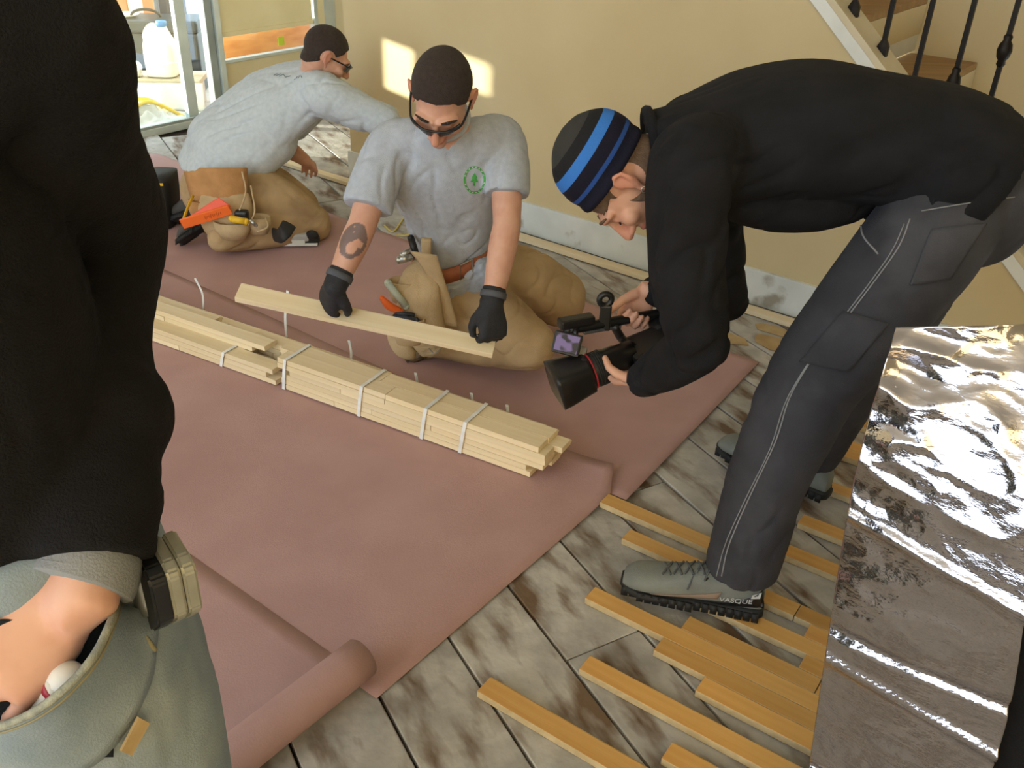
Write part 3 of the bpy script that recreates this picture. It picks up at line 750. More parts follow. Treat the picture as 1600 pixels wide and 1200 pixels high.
    lgL = limb([hipL, P(1430, 395, 1.79), P(1345, 500, 1.74), P(1275, 590, 1.71), P(1235, 665, 1.69), P(1195, 760, 1.68), P(1160, 880, 1.675)], [.118, .122, .112, .102, .096, .088, .088], 24, 40)
    lgR = limb([hipR, (hipR * .55 + knR * .45), knR, knR * .45 + anR * .55, anR + (0, 0, .03)], [.13, .12, .098, .085, .080], 24, 40)
    cutb = .138
    jv = remesh(join([pel, lgL, lgR] + bum), .0075, 5)
    V = jv[0]; V[:, 2] = np.where(V[:, 2] < cutb, cutb + (V[:, 2] - cutb) * .08, V[:, 2])
    fo2 = folds(.007, 7, nrm(np.array([.3, .3, .1])), .5, .3, 4.0)
    jv = remesh_fold((V, jv[1]), lambda p: fo2(p) * (1.0 if p.z < .75 else .45))
    jo = obj('jeans', jv, M_denim_blk, root, True)
    tj = bvh(jv)
    nd = nrm(np.array([-.1, -1, .35]))
    # side seam, pocket and stitching on the near leg
    seam = [P(x, y, 1.6) for x, y in ((1448, 345), (1400, 410), (1330, 490), (1275, 555), (1230, 620), (1205, 700), (1160, 800), (1130, 890))]
    vd = lambda p: np.array([0, 0, CAMH]) - p
    def seam_pts(pp, lift): 
        out = []
        for px, py in pp:
            d = RC @ np.array([px - 800, py - 600, FPX]); d = nrm(d); h = tj.ray_cast(Vector((0, 0, CAMH)), Vector(d), 5)
            if h[0]: out.append(np.array(h[0]))
        return out
    def jeans_line(name, pp, r=.0013, mtl=None, n=40):
        pts = seam_pts([tuple(q) for q in spline(np.array(pp, float), n)], 0)
        if len(pts) > 3: obj(name, tube(stick(tj, pts, .0012), r, 6), mtl or M_stitch, jo, True)
    jeans_line('side_seam', [(1422, 342), (1405, 385), (1366, 440), (1320, 500), (1275, 553), (1235, 620), (1212, 690), (1172, 775), (1140, 850), (1128, 900)], .0015)
    jeans_line('side_seam', [(1413, 350), (1394, 392), (1356, 446), (1310, 506), (1268, 560), (1228, 628), (1204, 700), (1164, 782), (1134, 850), (1120, 900)], .0012)
    jeans_line('pocket_edge', [(1345, 345), (1350, 370), (1372, 397)], .002)
    # cargo and back pockets are separate cloth pieces
    def jeans_patch(name, quad, lift=.003, nu=14, nv=14):
        q = np.array(quad, float)
        pix = [(q[0] * (1 - a) + q[1] * a) * (1 - b) + (q[3] * (1 - a) + q[2] * a) * b for b in np.linspace(0, 1, nv + 1) for a in np.linspace(0, 1, nu + 1)]
        pts = seam_pts([tuple(p) for p in pix], 0)
        if len(pts) != len(pix): return
        g = stick(tj, pts, lift)
        o = obj(name, grid(lambda a, b: g[int(round(b * nv)) * (nu + 1) + int(round(a * nu))], nu, nv, .003), M_denim_blk, jo, True)
        for i in range(4):
            a, b = q[i], q[(i + 1) % 4]; c = q.mean(0)
            pp = [tuple((a * (1 - t) + b * t) * .96 + c * .04) for t in np.linspace(0, 1, 14)]
            pl = seam_pts(pp, 0)
            if len(pl) > 3: obj('stitching', tube(stick(tj, pl, lift + .0018), .0009, 5), M_stitch, o, True)
    jeans_patch('back_pocket', [(1455, 358), (1540, 348), (1482, 436), (1420, 446)])
    jeans_patch('leg_pocket', [(1318, 486), (1388, 505), (1325, 580), (1250, 566)], .004)
    jeans_line('waist_stitching', [(1515, 275), (1560, 262), (1588, 255)], .0012)
    jeans_line('yoke_stitching', [(1440, 330), (1510, 318), (1585, 308)], .0012)
    obj('waistband', tube(stick(tj, [P(1560 + 10 * i, 222 + 3 * i, 1.85 + .05 * i) for i in range(4)], .002), .006, 8), mat('crimson_cloth', '#B3203C', rough=.8), jo, True)
    # ---- shoes
    M_sh = mat('grey_suede_shoe', '#6F736E', '#7C7F78', rough=.85, scale=16, bump=.15, bscale=300)
    M_lace = mat('grey_laces', '#4B4E50', '#5A5D5F', rough=.9, scale=60)
    o, (hl, yl, xl, upl), ts1 = shoe(root, (.618, 1.640, .022), (.286, 1.722, .0225), M_sh, M_rubber, laces=M_lace)
    shoe(root, (.905, 2.105, .022), (.635, 2.335, .0225), M_sh, M_rubber, laces=M_lace)
    y1 = nrm(yl); L1 = np.linalg.norm(yl); nd1 = xl if xl @ np.array([0, -1, 0]) > 0 else -xl
    def on_shoe(pts): return drape(ts1, pts, nd1, .0022, .15)
    def strip_on(name, pts0, pts1, mtl, n=16):
        a = spline(np.array(pts0), n); b = spline(np.array(pts1), n)
        rows = [on_shoe([a[i] * (1 - t) + b[i] * t for i in range(n)]) for t in (0, .33, .67, 1)]
        obj(name, grid(lambda p, q: rows[int(round(q * 3))][int(round(p * (n - 1)))], n - 1, 3, .0012), mtl, o, True)
    def S(t, z): return hl + yl * t + upl * z + nd1 * .03
    strip_on('heel_overlay', [S(.03, .095), S(.12, .07), S(.25, .048), S(.45, .03)], [S(.01, .045), S(.12, .040), S(.25, .032), S(.45, .024)], M_black)
    strip_on('side_overlay', [S(.30, .075), S(.42, .058), S(.58, .045), S(.78, .032)], [S(.32, .052), S(.45, .040), S(.6, .032), S(.78, .026)], mat('tan_suede_overlay', '#8B7767', '#94806F', rough=.9, scale=20))
    tx, tf = text_mesh('VASQUE', .020)
    tp = [S(.20, .058) - y1 * q[0] + upl * (q[1] + .12 * q[0]) for q in tx]
    obj('shoe_lettering', (np.array(drape(ts1, tp, nd1, .0042, .15)), tf), mat('silver_print', '#C9CCCC', rough=.5), o)
    obj('heel_mark', (np.array(drape(ts1, [S(.04, .088), S(.10, .083), S(.105, .072), S(.045, .074)], nd1, .0042, .15)), [(0, 1, 2, 3)]), MATS['silver_print'], o)
    return root
def remesh_fold(vf, fn):
    me = to_mesh(vf); n = len(me.vertices); NN = np.empty(n * 3); me.vertices.foreach_get('normal', NN); NN = NN.reshape(-1, 3)
    V = vf[0] + NN * np.array([fn(Vector(p)) for p in vf[0]])[:, None]; bpy.data.meshes.remove(me); return V, vf[1]
def knit_mat(f):
    """bands of dark navy, black and two blues along the cap's axis"""
    mt = bpy.data.materials.new('striped_knit'); mt.use_nodes = True; nt = mt.node_tree; b = nt.nodes['Principled BSDF']; b.inputs['Roughness'].default_value = .95; b.inputs['Specular IOR Level'].default_value = .2
    tc = nt.nodes.new('ShaderNodeTexCoord'); vm = nt.nodes.new('ShaderNodeVectorMath'); vm.operation = 'DOT_PRODUCT'
    ax = f.z * 1.0 - f.y * .45; ax = ax / np.linalg.norm(ax)
    sb = nt.nodes.new('ShaderNodeVectorMath'); sb.operation = 'SUBTRACT'; sb.inputs[1].default_value = tuple(f.c)
    nt.links.new(tc.outputs['Object'], sb.inputs[0]); nt.links.new(sb.outputs[0], vm.inputs[0]); vm.inputs[1].default_value = tuple(ax)
    mr = nt.nodes.new('ShaderNodeMapRange'); mr.inputs[1].default_value = 0.0; mr.inputs[2].default_value = .16
    nt.links.new(vm.outputs['Value'], mr.inputs[0]); r = nt.nodes.new('ShaderNodeValToRGB'); r.color_ramp.interpolation = 'CONSTANT'
    stops = [(0, '#191A2B'), (.36, '#2B4E93'), (.42, '#1B1A2A'), (.60, '#3B77C9'), (.74, '#222225'), (.88, '#3A3A38')]
    el = r.color_ramp.elements; el[0].position = 0; el[0].color = lin(stops[0][1]); el[1].position = stops[1][0]; el[1].color = lin(stops[1][1])
    for p, c in stops[2:]:
        e = el.new(p); e.color = lin(c)
    nt.links.new(mr.outputs[0], r.inputs[0]); nt.links.new(r.outputs[0], b.inputs['Base Color'])
    nz = nt.nodes.new('ShaderNodeTexNoise'); nz.inputs['Scale'].default_value = 350; bp = nt.nodes.new('ShaderNodeBump'); bp.inputs['Strength'].default_value = .3; bp.inputs['Distance'].default_value = .005
    nt.links.new(tc.outputs['Object'], nz.inputs['Vector']); nt.links.new(nz.outputs[0], bp.inputs['Height']); nt.links.new(bp.outputs[0], b.inputs['Normal'])
    return mt

# ---- the video camera he holds (placed first, the hands close on it)
LENSF = P(893, 592, 1.93); LENSB = P(968, 562, 1.97)                # front and back of the lens on its axis
LENSX = nrm(LENSB - LENSF); LENSC = (LENSF + LENSB) / 2
HANDLE = (P(905, 512, 2.0), P(1030, 490, 2.08))
def video_camera():
    r = thing('video_camera', 'black video camera with square lens hood, flip screen and top handle in the hands', 'camera', LENSC)
    X = LENSX; upv = nrm(np.array([.0, -.05, 1]) - X * X[2]); S = np.cross(X, upv)
    k = np.linalg.norm(LENSB - LENSF)
    def Q(a, s, h): return LENSF + X * a + S * s + upv * h
    M_gl = mat('lens_rubber', '#141415', '#1A1A1C', rough=.35, scale=30)
    obj('lens_hood', loft([(Q(-.045, 0, 0), S * .056, upv * .050), (Q(-.02, 0, 0), S * .054, upv * .048), (Q(.02, 0, 0), S * .047, upv * .044), (Q(.045, 0, 0), S * .043, upv * .042)], 28, 5, res=14), M_gl, r, True)
    lens = obj('lens', lathe(Q(.035, 0, 0), X, [(0, .038), (.0, .043), (.012, .044), (.014, .042), (.02, .043), (.055, .043), (.058, .041), (.085, .040), (.088, .038), (.13, .036)], 32), M_gl, r, True)
    obj('red_ring', lathe(Q(.0495, 0, 0), X, [(0, .0435), (0, .0449), (.0035, .0449), (.0035, .0435)], 32), mat('red_enamel', '#A5202B', rough=.4), lens, True)
    ribs = [lathe(Q(.06 + i * .005, 0, 0), X, [(0, .043), (.0005, .0442), (.0025, .0442), (.003, .043)], 32) for i in range(5)]
    obj('focus_ring', join(ribs), M_rubber, lens, True)
    obj('glass', ball(Q(-.038, 0, 0), S * .036, upv * .036, X * .006), mat('front_glass', '#0A0C14', rough=.08), lens, True)
    tx, tf = text_mesh('L', .012)
    bc = Q(.235, 0, -.022)
    body = obj('camera_body', obox(bc, X * .085, S * .05, upv * .045, .012), M_black, r)
    obj('grip_block', obox(Q(.30, -.05, -.015), X * .06, S * .03, upv * .045, .014), M_black, body)
    obj('rear_cap', obox(Q(.335, .0, .01), X * .03, S * .035, upv * .028, .008), M_black, body)
    h0, h1 = HANDLE; hx = nrm(h1 - h0)
    obj('handle', capsule(spline([h0 - hx * .03, h0 + hx * .05, h1 + hx * .02], 14), .0125, 12), M_black, r, True)
    obj('handle_plate', obox((h0 + h1) / 2 - hx * .05 + np.array([0, 0, -.012]), hx * .05, np.cross(hx, (0, 0, 1)) * .012, np.array([0, 0, .004]), .002), mat('grey_metal', '#6C7076', '#60646A', rough=.4, metal=.6, scale=20), r)
    st = spline([h0 + (h1 - h0) * .42 + np.array([0, 0, -.006]), h0 + (h1 - h0) * .5 + np.array([.01, 0, -.05]), Q(.17, 0, .015)], 10)
    obj('handle_post', tube(st, [.011] * 10, 10, flat=1.5), M_black, r, True)
    mic = P(946, 468, 2.02)
    obj('microphone_clamp', tube([mic + .015 * (math.cos(a) * nrm(np.array([1, .15, 0])) + math.sin(a) * np.array([0, 0, 1])) for a in np.linspace(0, 6.28, 20)[:-1]], .0075, 8, closed=True, cap=False), M_black, r, True)
    obj('clamp_arm', obox((mic + P(946, 512, 2.02)) / 2 - np.array([0, 0, .01]), np.array([.014, 0, 0]), np.array([0, .008, 0]), np.array([0, 0, .034]), .004), M_black, r)
    obj('shotgun_socket', obox(P(900, 502, 2.0), hx * .045, np.cross(hx, (0, 0, 1)) * .016, np.array([0, 0, .012]), .006), M_black, r)
    # flip screen facing the operator's friend: quad turned towards the photographer
    sc = P(886, 537, 1.97); sx = nrm(P(905, 548, 1.97) - P(870, 525, 1.97)); sx = nrm(P(902, 552, 1.97) - P(870, 540, 1.985)); n_ = nrm(np.array([-.1, -.8, .55]))
    sx = nrm(np.array([.85, .2, -.35])); sy = nrm(np.cross(n_, sx)); sx = np.cross(sy, n_)
    mon = obj('flip_screen', obox(sc, sx * .034, sy * .027, n_ * .008, .004), M_black, r)
    def scr():
        mt = bpy.data.materials.new('lit_screen'); mt.use_nodes = True; nt = mt.node_tree; b = nt.nodes['Principled BSDF']; b.inputs['Roughness'].default_value = .25
        tc = nt.nodes.new('ShaderNodeTexCoord'); nz = nt.nodes.new('ShaderNodeTexNoise'); nz.inputs['Scale'].default_value = 38; nz.inputs['Detail'].default_value = 1
        rr = nt.nodes.new('ShaderNodeValToRGB'); rr.color_ramp.elements[0].position = .42; rr.color_ramp.elements[0].color = lin('#15121E'); rr.color_ramp.elements[1].position = .52; rr.color_ramp.elements[1].color = lin('#7B6690')
        nt.links.new(tc.outputs['Object'], nz.inputs[0]); nt.links.new(nz.outputs[0], rr.inputs[0]); nt.links.new(rr.outputs[0], b.inputs['Emission Color']); b.inputs['Emission Strength'].default_value = .55
        b.inputs['Base Color'].default_value = (.01, .01, .015, 1); return mt
    obj('screen', obox(sc + n_ * .0085, sx * .028, sy * .021, n_ * .001), scr(), mon)
    obj('screen_back', obox(sc - n_ * .018 + sx * .03 - sy * .012, sx * .02, sy * .016, n_ * .012, .006), mat('grey_hood', '#6F6C62', rough=.6), mon)
    obj('screen_arm', capsule([sc + sx * .015 + sy * .02, P(900, 512, 1.99)], .007), M_black, r, True)
    return r
video_camera()
cameraman()

# ================================================================== KNEELING WORKER WITH THE BOARD
def glasses(f, parent):
    g = obj('safety_glasses', tube(spline([f(-.080, .0, .012), f(-.074, .05, .014), f(-.062, .088, .014), f(-.03, .110, .016), f(0, .112, .015), f(.03, .110, .016), f(.062, .088, .014), f(.074, .05, .014), f(.080, .0, .012)], 40), .0032, 8), M_black, parent, True)
    def lens(s):
        return grid(lambda a, b: f(s * (.006 + .056 * a), .112 - .032 * (a ** 2.2) - .006 * (1 - b), .016 - .036 * (1 - b) * (1 - .35 * a)), 10, 6, .002)
    ml = mat('smoked_lens', '#33363A', rough=.12, spec=.6)
    obj('lens', lens(1), ml, g, True); obj('lens', lens(-1), ml, g, True)
    return g
def short_hair_in(q):
    x, y, z = q
    hl = .080 - .9 * max(0, .085 - y) if y > .02 else .0215 - .85 * (.02 - y)
    hl = max(hl, -.060)
    hl += .010 * min(1, abs(x) / .05) * (y > .05)
    d = z - hl
    ear = math.hypot(y + .006, (z - .004) * 1.0) - .032
    return min(d, ear) if abs(x) > .055 else d
def sleeve(pts, r, n=22, res=26):
    q = spline(np.hstack([np.asarray(pts, float), np.asarray(r, float)[:, None]]), res)
    return join([tube(q[:, :3], np.maximum(q[:, 3], .003), n), ball(q[0, :3], q[0, 3])])
def kneeler():
    pelvis = P(722, 440, 2.92)
    root = thing('person', 'kneeling person in grey shirt with green emblem holding a board in black gloves', 'person', F(760, 520))
    waist = P(712, 385, 2.83); chest = P(700, 290, 2.70); shc = P(697, 222, 2.62); neck = P(694, 196, 2.58)
    hc = P(690, 152, 2.47)
    hf = Frame(hc, np.array([-.10, -.72, -.68]), np.array([.02, -.68, .73]), 1.0)
    sx = nrm(np.array([1, .10, .03]))                                 # towards his left
    shR = P(602, 232, 2.60); elR = P(566, 352, 2.46); wrR = P(524, 446, 2.36)
    shL = P(792, 222, 2.66); elL = P(792, 352, 2.52); wrL = P(768, 476, 2.40)
    hipR = P(700, 455, 2.84); knR = P(826, 538, 2.74); anR = F(668, 535, .075)
    hipL = P(745, 435, 2.98); knL = P(872, 466, 3.08); anL = F(740, 470, .075)
    body = [capsule([hf(0, -.03, -.05), (hf(0, -.05, -.09) + neck) / 2, neck, shc], [.055, .057, .06, .06]),
            loft([(neck, sx * .07, np.array([0, .05, .02])), (shc, sx * .13, np.array([0, .07, .02])), (chest, sx * .13, np.array([0, .08, .03])), (waist, sx * .12, np.array([0, .08, .02])), (pelvis, sx * .12, np.array([0, .08, .02]))], 20, res=16),
            limb([shc - sx * .1, shR, (shR + elR) / 2, elR], [.05, .052, .046, .040]), limb([elR, elR * .65 + wrR * .35, wrR], [.041, .041, .028]),
            limb([shc + sx * .1, shL, (shL + elL) / 2, elL], [.05, .052, .046, .040]), limb([elL, elL * .65 + wrL * .35, wrL], [.041, .041, .028]),
            limb([hipR, knR, anR], [.07, .05, .035]), limb([hipL, knL, anL], [.07, .05, .035])]
    body += head_parts(hf)
    # hands under the gloves hold the long edges of the board
    bd = nrm(BOARD[1] - BOARD[0]); bn = nrm(np.cross(bd, np.array([0, .35, 1.0])))
    fR = Frame(wrR, (BOARD[0] + (BOARD[1] - BOARD[0]) * .345 + np.array([0, .0, .012])) - wrR, np.array([.25, .75, -.75]), 1.0)
    fL = Frame(wrL, (BOARD[0] + (BOARD[1] - BOARD[0]) * .985 + np.array([.01, .0, .012])) - wrL, np.array([-.35, .55, -.4]), 1.0)
    cr = ((.65, .75, .5),) * 4
    hR = hand_parts(fR, cr, [(.026, .018, .008), (.044, .040, .022), (.050, .062, .034), (.046, .084, .040)], side=1)
    hL = hand_parts(fL, ((.8, .9, .5),) * 4, [(.026, .018, .008), (.044, .040, .022), (.050, .062, .034), (.046, .084, .040)], side=-1)
    body += hR + hL
    ft = face_tone(hf, .22)
    fa = nrm(wrR - elR); tc = elR + (wrR - elR) * .30
    tn = nrm(np.array([.1, -.8, .6])); tx = nrm(np.cross(fa, tn))
    def tone(p):
        c = ft(p)
        if c is not None: return c
        d = p - tc; a = d @ fa / .052; b = d @ tx / .036
        if d @ tn > 0 and a * a + b * b < 1:                           # forearm tattoo: dark shield with light gaps
            n_ = noise.noise(Vector((a * 2.2, b * 2.4, .7)))
            edge = a * a + b * b > .62
            if edge or n_ > -.22: return np.array((.30, .36, .46))
        return np.ones(3)
    bo, bvf = body_obj('body', body, M_skin, root, .0045, 3, tone)
    tr = bvh(remesh(join(head_parts(hf, False)), .006, 2))
    obj('hair', cap_over(hf, tr, short_hair_in, .006), M_brown_hair, root, True)
    for s in (-1, 1): obj('eyebrow', tube([hf(s * .016, .098, .030), hf(s * .034, .095, .035), hf(s * .054, .079, .028)], [.003, .0045, .002], 8), M_brown_hair, bo, True)
    glasses(hf, root)
    # ---- gloves
    for f, parts, w, e in ((fR, hR, wrR, elR), (fL, hL, wrL, elL)):
        sd = 1 if f is fR else -1
        gp = hand_parts(f, cr if sd == 1 else ((.8, .9, .5),) * 4, [(.026, .018, .008), (.044, .040, .022), (.050, .062, .034), (.046, .084, .040)], side=sd, fat=1.28)
        gp += [loft([(f(0, -.018, 0), f.v(.034, 0, 0), f.v(0, 0, .028)), (f(0, .02, 0), f.v(.037, 0, 0), f.v(0, 0, .026)), (f(0, .06, 0), f.v(.046, 0, 0), f.v(0, 0, .022)), (f(0, .095, 0), f.v(.043, 0, 0), f.v(0, 0, .017))], 18, 2.4, res=12),
               limb([w + nrm(e - w) * .035, w], [.036, .034])]
        go = obj('glove', remesh(join(gp), .0042, 2), M_glove, root, True)
        cuff = w + nrm(e - w) * .03; ax = nrm(w - e)
        obj('cuff_strap', lathe(cuff, ax, [(-.008, .034), (-.008, .0385), (.010, .0385), (.010, .034)], 20), M_gloveg, go, True)
    # ---- tee shirt
    bk = np.array([0, .9, .3])
    tor = loft([(neck + np.array([0, .01, .0]), sx * .072, bk * .062), (shc + np.array([0, .0, .01]), sx * .160, bk * .085), (shc * .6 + chest * .4, sx * .185, bk * .110), (chest, sx * .172, bk * .118),
                (chest * .5 + waist * .5, sx * .145, bk * .118), (waist, sx * .125, bk * .115), (waist * .5 + pelvis * .5, sx * .125, bk * .12), (pelvis + np.array([0, 0, .03]), sx * .13, bk * .12)], 32, 2.3, res=36)
    slR = sleeve([shc - sx * .10, shR + np.array([.015, 0, .0]), shR * .45 + elR * .55 + np.array([0, .0, .0]), shR * .22 + elR * .78], [.070, .070, .072, .073])
    slL = sleeve([shc + sx * .10, shL - np.array([.015, 0, .0]), shL * .5 + elL * .5, shL * .36 + elL * .64], [.070, .070, .068, .067])
    sv = remesh(join([tor, slR, slL]), .007, 4)
    fo = folds(.009, 7.5, nrm(np.array([.25, .2, .9])), .28, .3, 2.0)
    sv = remesh_fold(sv, fo)
    so = obj('tee_shirt', sv, M_grey_shirt, root, True)
    ts = bvh(sv)
    nk = neck + np.array([0, -.006, .0])
    obj('neckband', tube(spline([nk + sx * .066 * math.cos(a) + np.array([0, -.055, -.045]) * math.sin(a) + np.array([0, .01, .018]) for a in np.linspace(0, 6.283, 25)], 40)[:-1], .008, 8, closed=True, cap=False), M_grey_shirt, so, True)
    # untucked bunched shirt below the belt
    bunch = remesh(join([limb([waist + sx * (s * .085 + .01) + np.array([0, -.085, -.075 + .04 * s]), pelvis + sx * (s * .085 + .03) + np.array([0, -.155, .035 + .02 * s])], [.045, .040]) for s in (-.6, -.1, .4, .9)]), .006, 4, folds(.009, 14, nrm(np.array([.6, .1, .6])), .3, .3, 5.0))
    obj('shirt_tail', bunch, M_grey_shirt, so, True)
    # green round emblem on his left chest
    ec = P(742, 279, 2.55); en = nrm(np.array([.1, -.85, .45])); ex = sx; ey = nrm(np.cross(en, ex))
    M_gr = mat('green_print', '#3F9B45', '#55AA55', rough=.9, scale=80)
    def surf(pts): return np.array(drape(ts, pts, en, .0025, .25))
    rr = [surf([ec + ex * r * math.cos(a) + ey * r * 1.1 * math.sin(a) for a in np.linspace(0, 2 * math.pi, 41)]) for r in (.031, .026, .0235)]
    obj('emblem_ring', grid(lambda a, b: rr[0 if b == 0 else 1][int(round(a * 40))], 40, 1, .0006), M_gr, so)
    tri = [(0, .017), (-.008, .006), (-.004, .006), (-.012, -.005), (-.003, -.005), (-.003, -.014), (.003, -.014), (.003, -.005), (.012, -.005), (.004, .006), (.008, .006)]
    tv = surf([ec] + [ec + ex * x + ey * y for x, y in tri]); obj('emblem_tree', (tv, [(0, i, i % 11 + 1) for i in range(1, 12)]), M_gr, so)
    lt = []
    for i in range(18):
        a = 2 * math.pi * i / 18; c_ = ec + (ex * math.cos(a) + ey * 1.1 * math.sin(a)) * .0285
        r_ = ex * math.cos(a) + ey * math.sin(a); t_ = -ex * math.sin(a) + ey * math.cos(a)
        if i not in (0, 9): lt.append((np.array(drape(ts, [c_ + r_ * .0014 + t_ * .003, c_ - r_ * .0014 + t_ * .003, c_ - r_ * .0014 - t_ * .001, c_ + r_ * .0014 - t_ * .001], en, .0034, .25)), [(0, 1, 2, 3)]))
    obj('emblem_lettering', join(lt), mat('pale_print', '#C3CBC6', rough=.9), so, kind='stuff')
    # ---- work trousers
    hips = ball(pelvis + np.array([.02, .02, -.03]), sx * .175, np.array([0, .15, 0]), np.array([0, 0, .135]))
    tR = limb([hipR, hipR * .5 + knR * .5 + np.array([0, -.01, .02]), knR], [.115, .108, .092], 24, 26); cR = limb([knR, knR * .5 + anR * .5, anR + np.array([0.03, 0, .01])], [.092, .078, .062], 22, 22)
    tL = limb([hipL, hipL * .5 + knL * .5 + np.array([0, .0, .03]), knL], [.12, .125, .105], 24, 26); cL = limb([knL, knL * .5 + anL * .5, anL], [.10, .08, .06], 22, 22)
    jv = remesh(join([hips, tR, cR, tL, cL]), .0075, 4)
    V = jv[0]; V[:, 2] = np.maximum(V[:, 2], .0095)
    fo = folds(.009, 6, nrm(np.array([.2, .8, .3])), .25, .2, 9.0)
    jv = remesh_fold((V, jv[1]), lambda p: fo(p) if p.z > .03 else 0.0)
    tro = obj('trousers', jv, M_khaki, root, True); tt = bvh(jv)
    # ---- boot behind him (toe down, sole towards us)
    M_boot = mat('tan_nubuck_boot', '#9C8360', '#AA916C', rough=.85, scale=18)
    shoe(root, F(700, 520, .085), F(628, 552, .03), M_boot, mat('gum_sole', '#6B5B45', '#7A694F', rough=.9, scale=30), up=(.25, .55, -.8))
    # ---- belt with buckle
    bc = waist + np.array([.0, .01, -.005])
    bel = [bc + sx * .138 * math.cos(a) + np.array([0, .133, .040]) * math.sin(a) + np.array([0, 0, .045]) * math.cos(a) for a in np.linspace(0, 2 * math.pi, 49)]
    bp = spline(bel, 90)
    def belt_band(h, t):
        V = []; n = len(bp) - 1
        for i in range(n):
            o_ = nrm((bp[i] - bc) * (1, 1, .2)); u_ = nrm(np.array([0, .1, 1.0]))
            V += [bp[i] - u_ * h, bp[i] + u_ * h, bp[i] + u_ * h + o_ * t, bp[i] - u_ * h + o_ * t]
        Fc = [(4 * i + k, 4 * i + (k + 1) % 4, 4 * ((i + 1) % n) + (k + 1) % 4, 4 * ((i + 1) % n) + k) for i in range(n) for k in range(4)]
        return np.array(V), Fc
    be = obj('belt', belt_band(.024, .006), M_belt, root, True)
    i0 = int(90 * .795); bq = bp[i0]; bo_ = nrm((bq - bc) * (1, 1, .2)); bt = nrm(bp[i0 + 1] - bp[i0 - 1])
    obj('buckle', tube([bq + bo_ * .009 + bt * .022 * x + np.array([0, 0, 1]) * .028 * y for x, y in ((-1, -1), (1, -1), (1, 1), (-1, 1))], .003, 8, closed=True, cap=False), M_steel, be)
    # ---- keys on a snap hook
    kc = P(688, 458, 2.66)
    kr = obj('key_ring', tube([kc + np.array([.012 * math.cos(a), .004 * math.sin(a), .012 * math.sin(a)]) for a in np.linspace(0, 6.283, 19)[:-1]], .0022, 6, closed=True, cap=False), M_steel, root, True)
    obj('snap_hook', capsule([kc + (0, 0, .012), kc + (.006, 0, .03), kc + (.012, 0, .042)], .004), M_steel, kr, True)
    for j, (dx, L) in enumerate(((-.012, .062), (.0, .070), (.008, .055))):
        p0 = kc + np.array([dx * .3, -.003 * j, -.012]); p1 = p0 + np.array([dx - .012, 0, -L])
        k_ = obox((p0 * .45 + p1 * .55), nrm(p1 - p0) * L * .42, np.array([.0045, 0, 0]), np.array([0, .001, 0])); hd = lathe(p0 * .8 + p1 * .2 - (0, .001, 0), (0, 1, 0), [(0, .010), (.002, .010)], 12)
        obj('key', join([k_, hd]), M_steel, kr)
    return root, bp, bc
BOARD = (P(372, 457, 2.42), P(772, 545, 2.36))
def held_board():
    a, b = BOARD; d = b - a; L = np.linalg.norm(d); x = d / L
    nz_ = nrm(np.array([.12, -.45, 1.0])); nz_ = nrm(nz_ - x * nz_.dot(x)); y = np.cross(nz_, x)
    me = to_mesh(join([obox((0, 0, 0), (L / 2, 0, 0), (0, .0285, 0), (0, 0, .0095), .0015), obox((0, .0315, 0), (L / 2, 0, 0), (0, .003, 0), (0, 0, .003))]), False, 'board'); me.materials.append(M_raw)
    o = bpy.data.objects.new('flooring_board', me); COL.objects.link(o)
    M = Matrix(((x[0], y[0], nz_[0], 0), (x[1], y[1], nz_[1], 0), (x[2], y[2], nz_[2], 0), (0, 0, 0, 1))); M.translation = Vector((a + b) / 2); o.matrix_world = M
    o['label'] = 'pale new flooring board held across both black gloves'; o['category'] = 'board'
held_board()
kn_root, belt_pts, belt_c = kneeler()
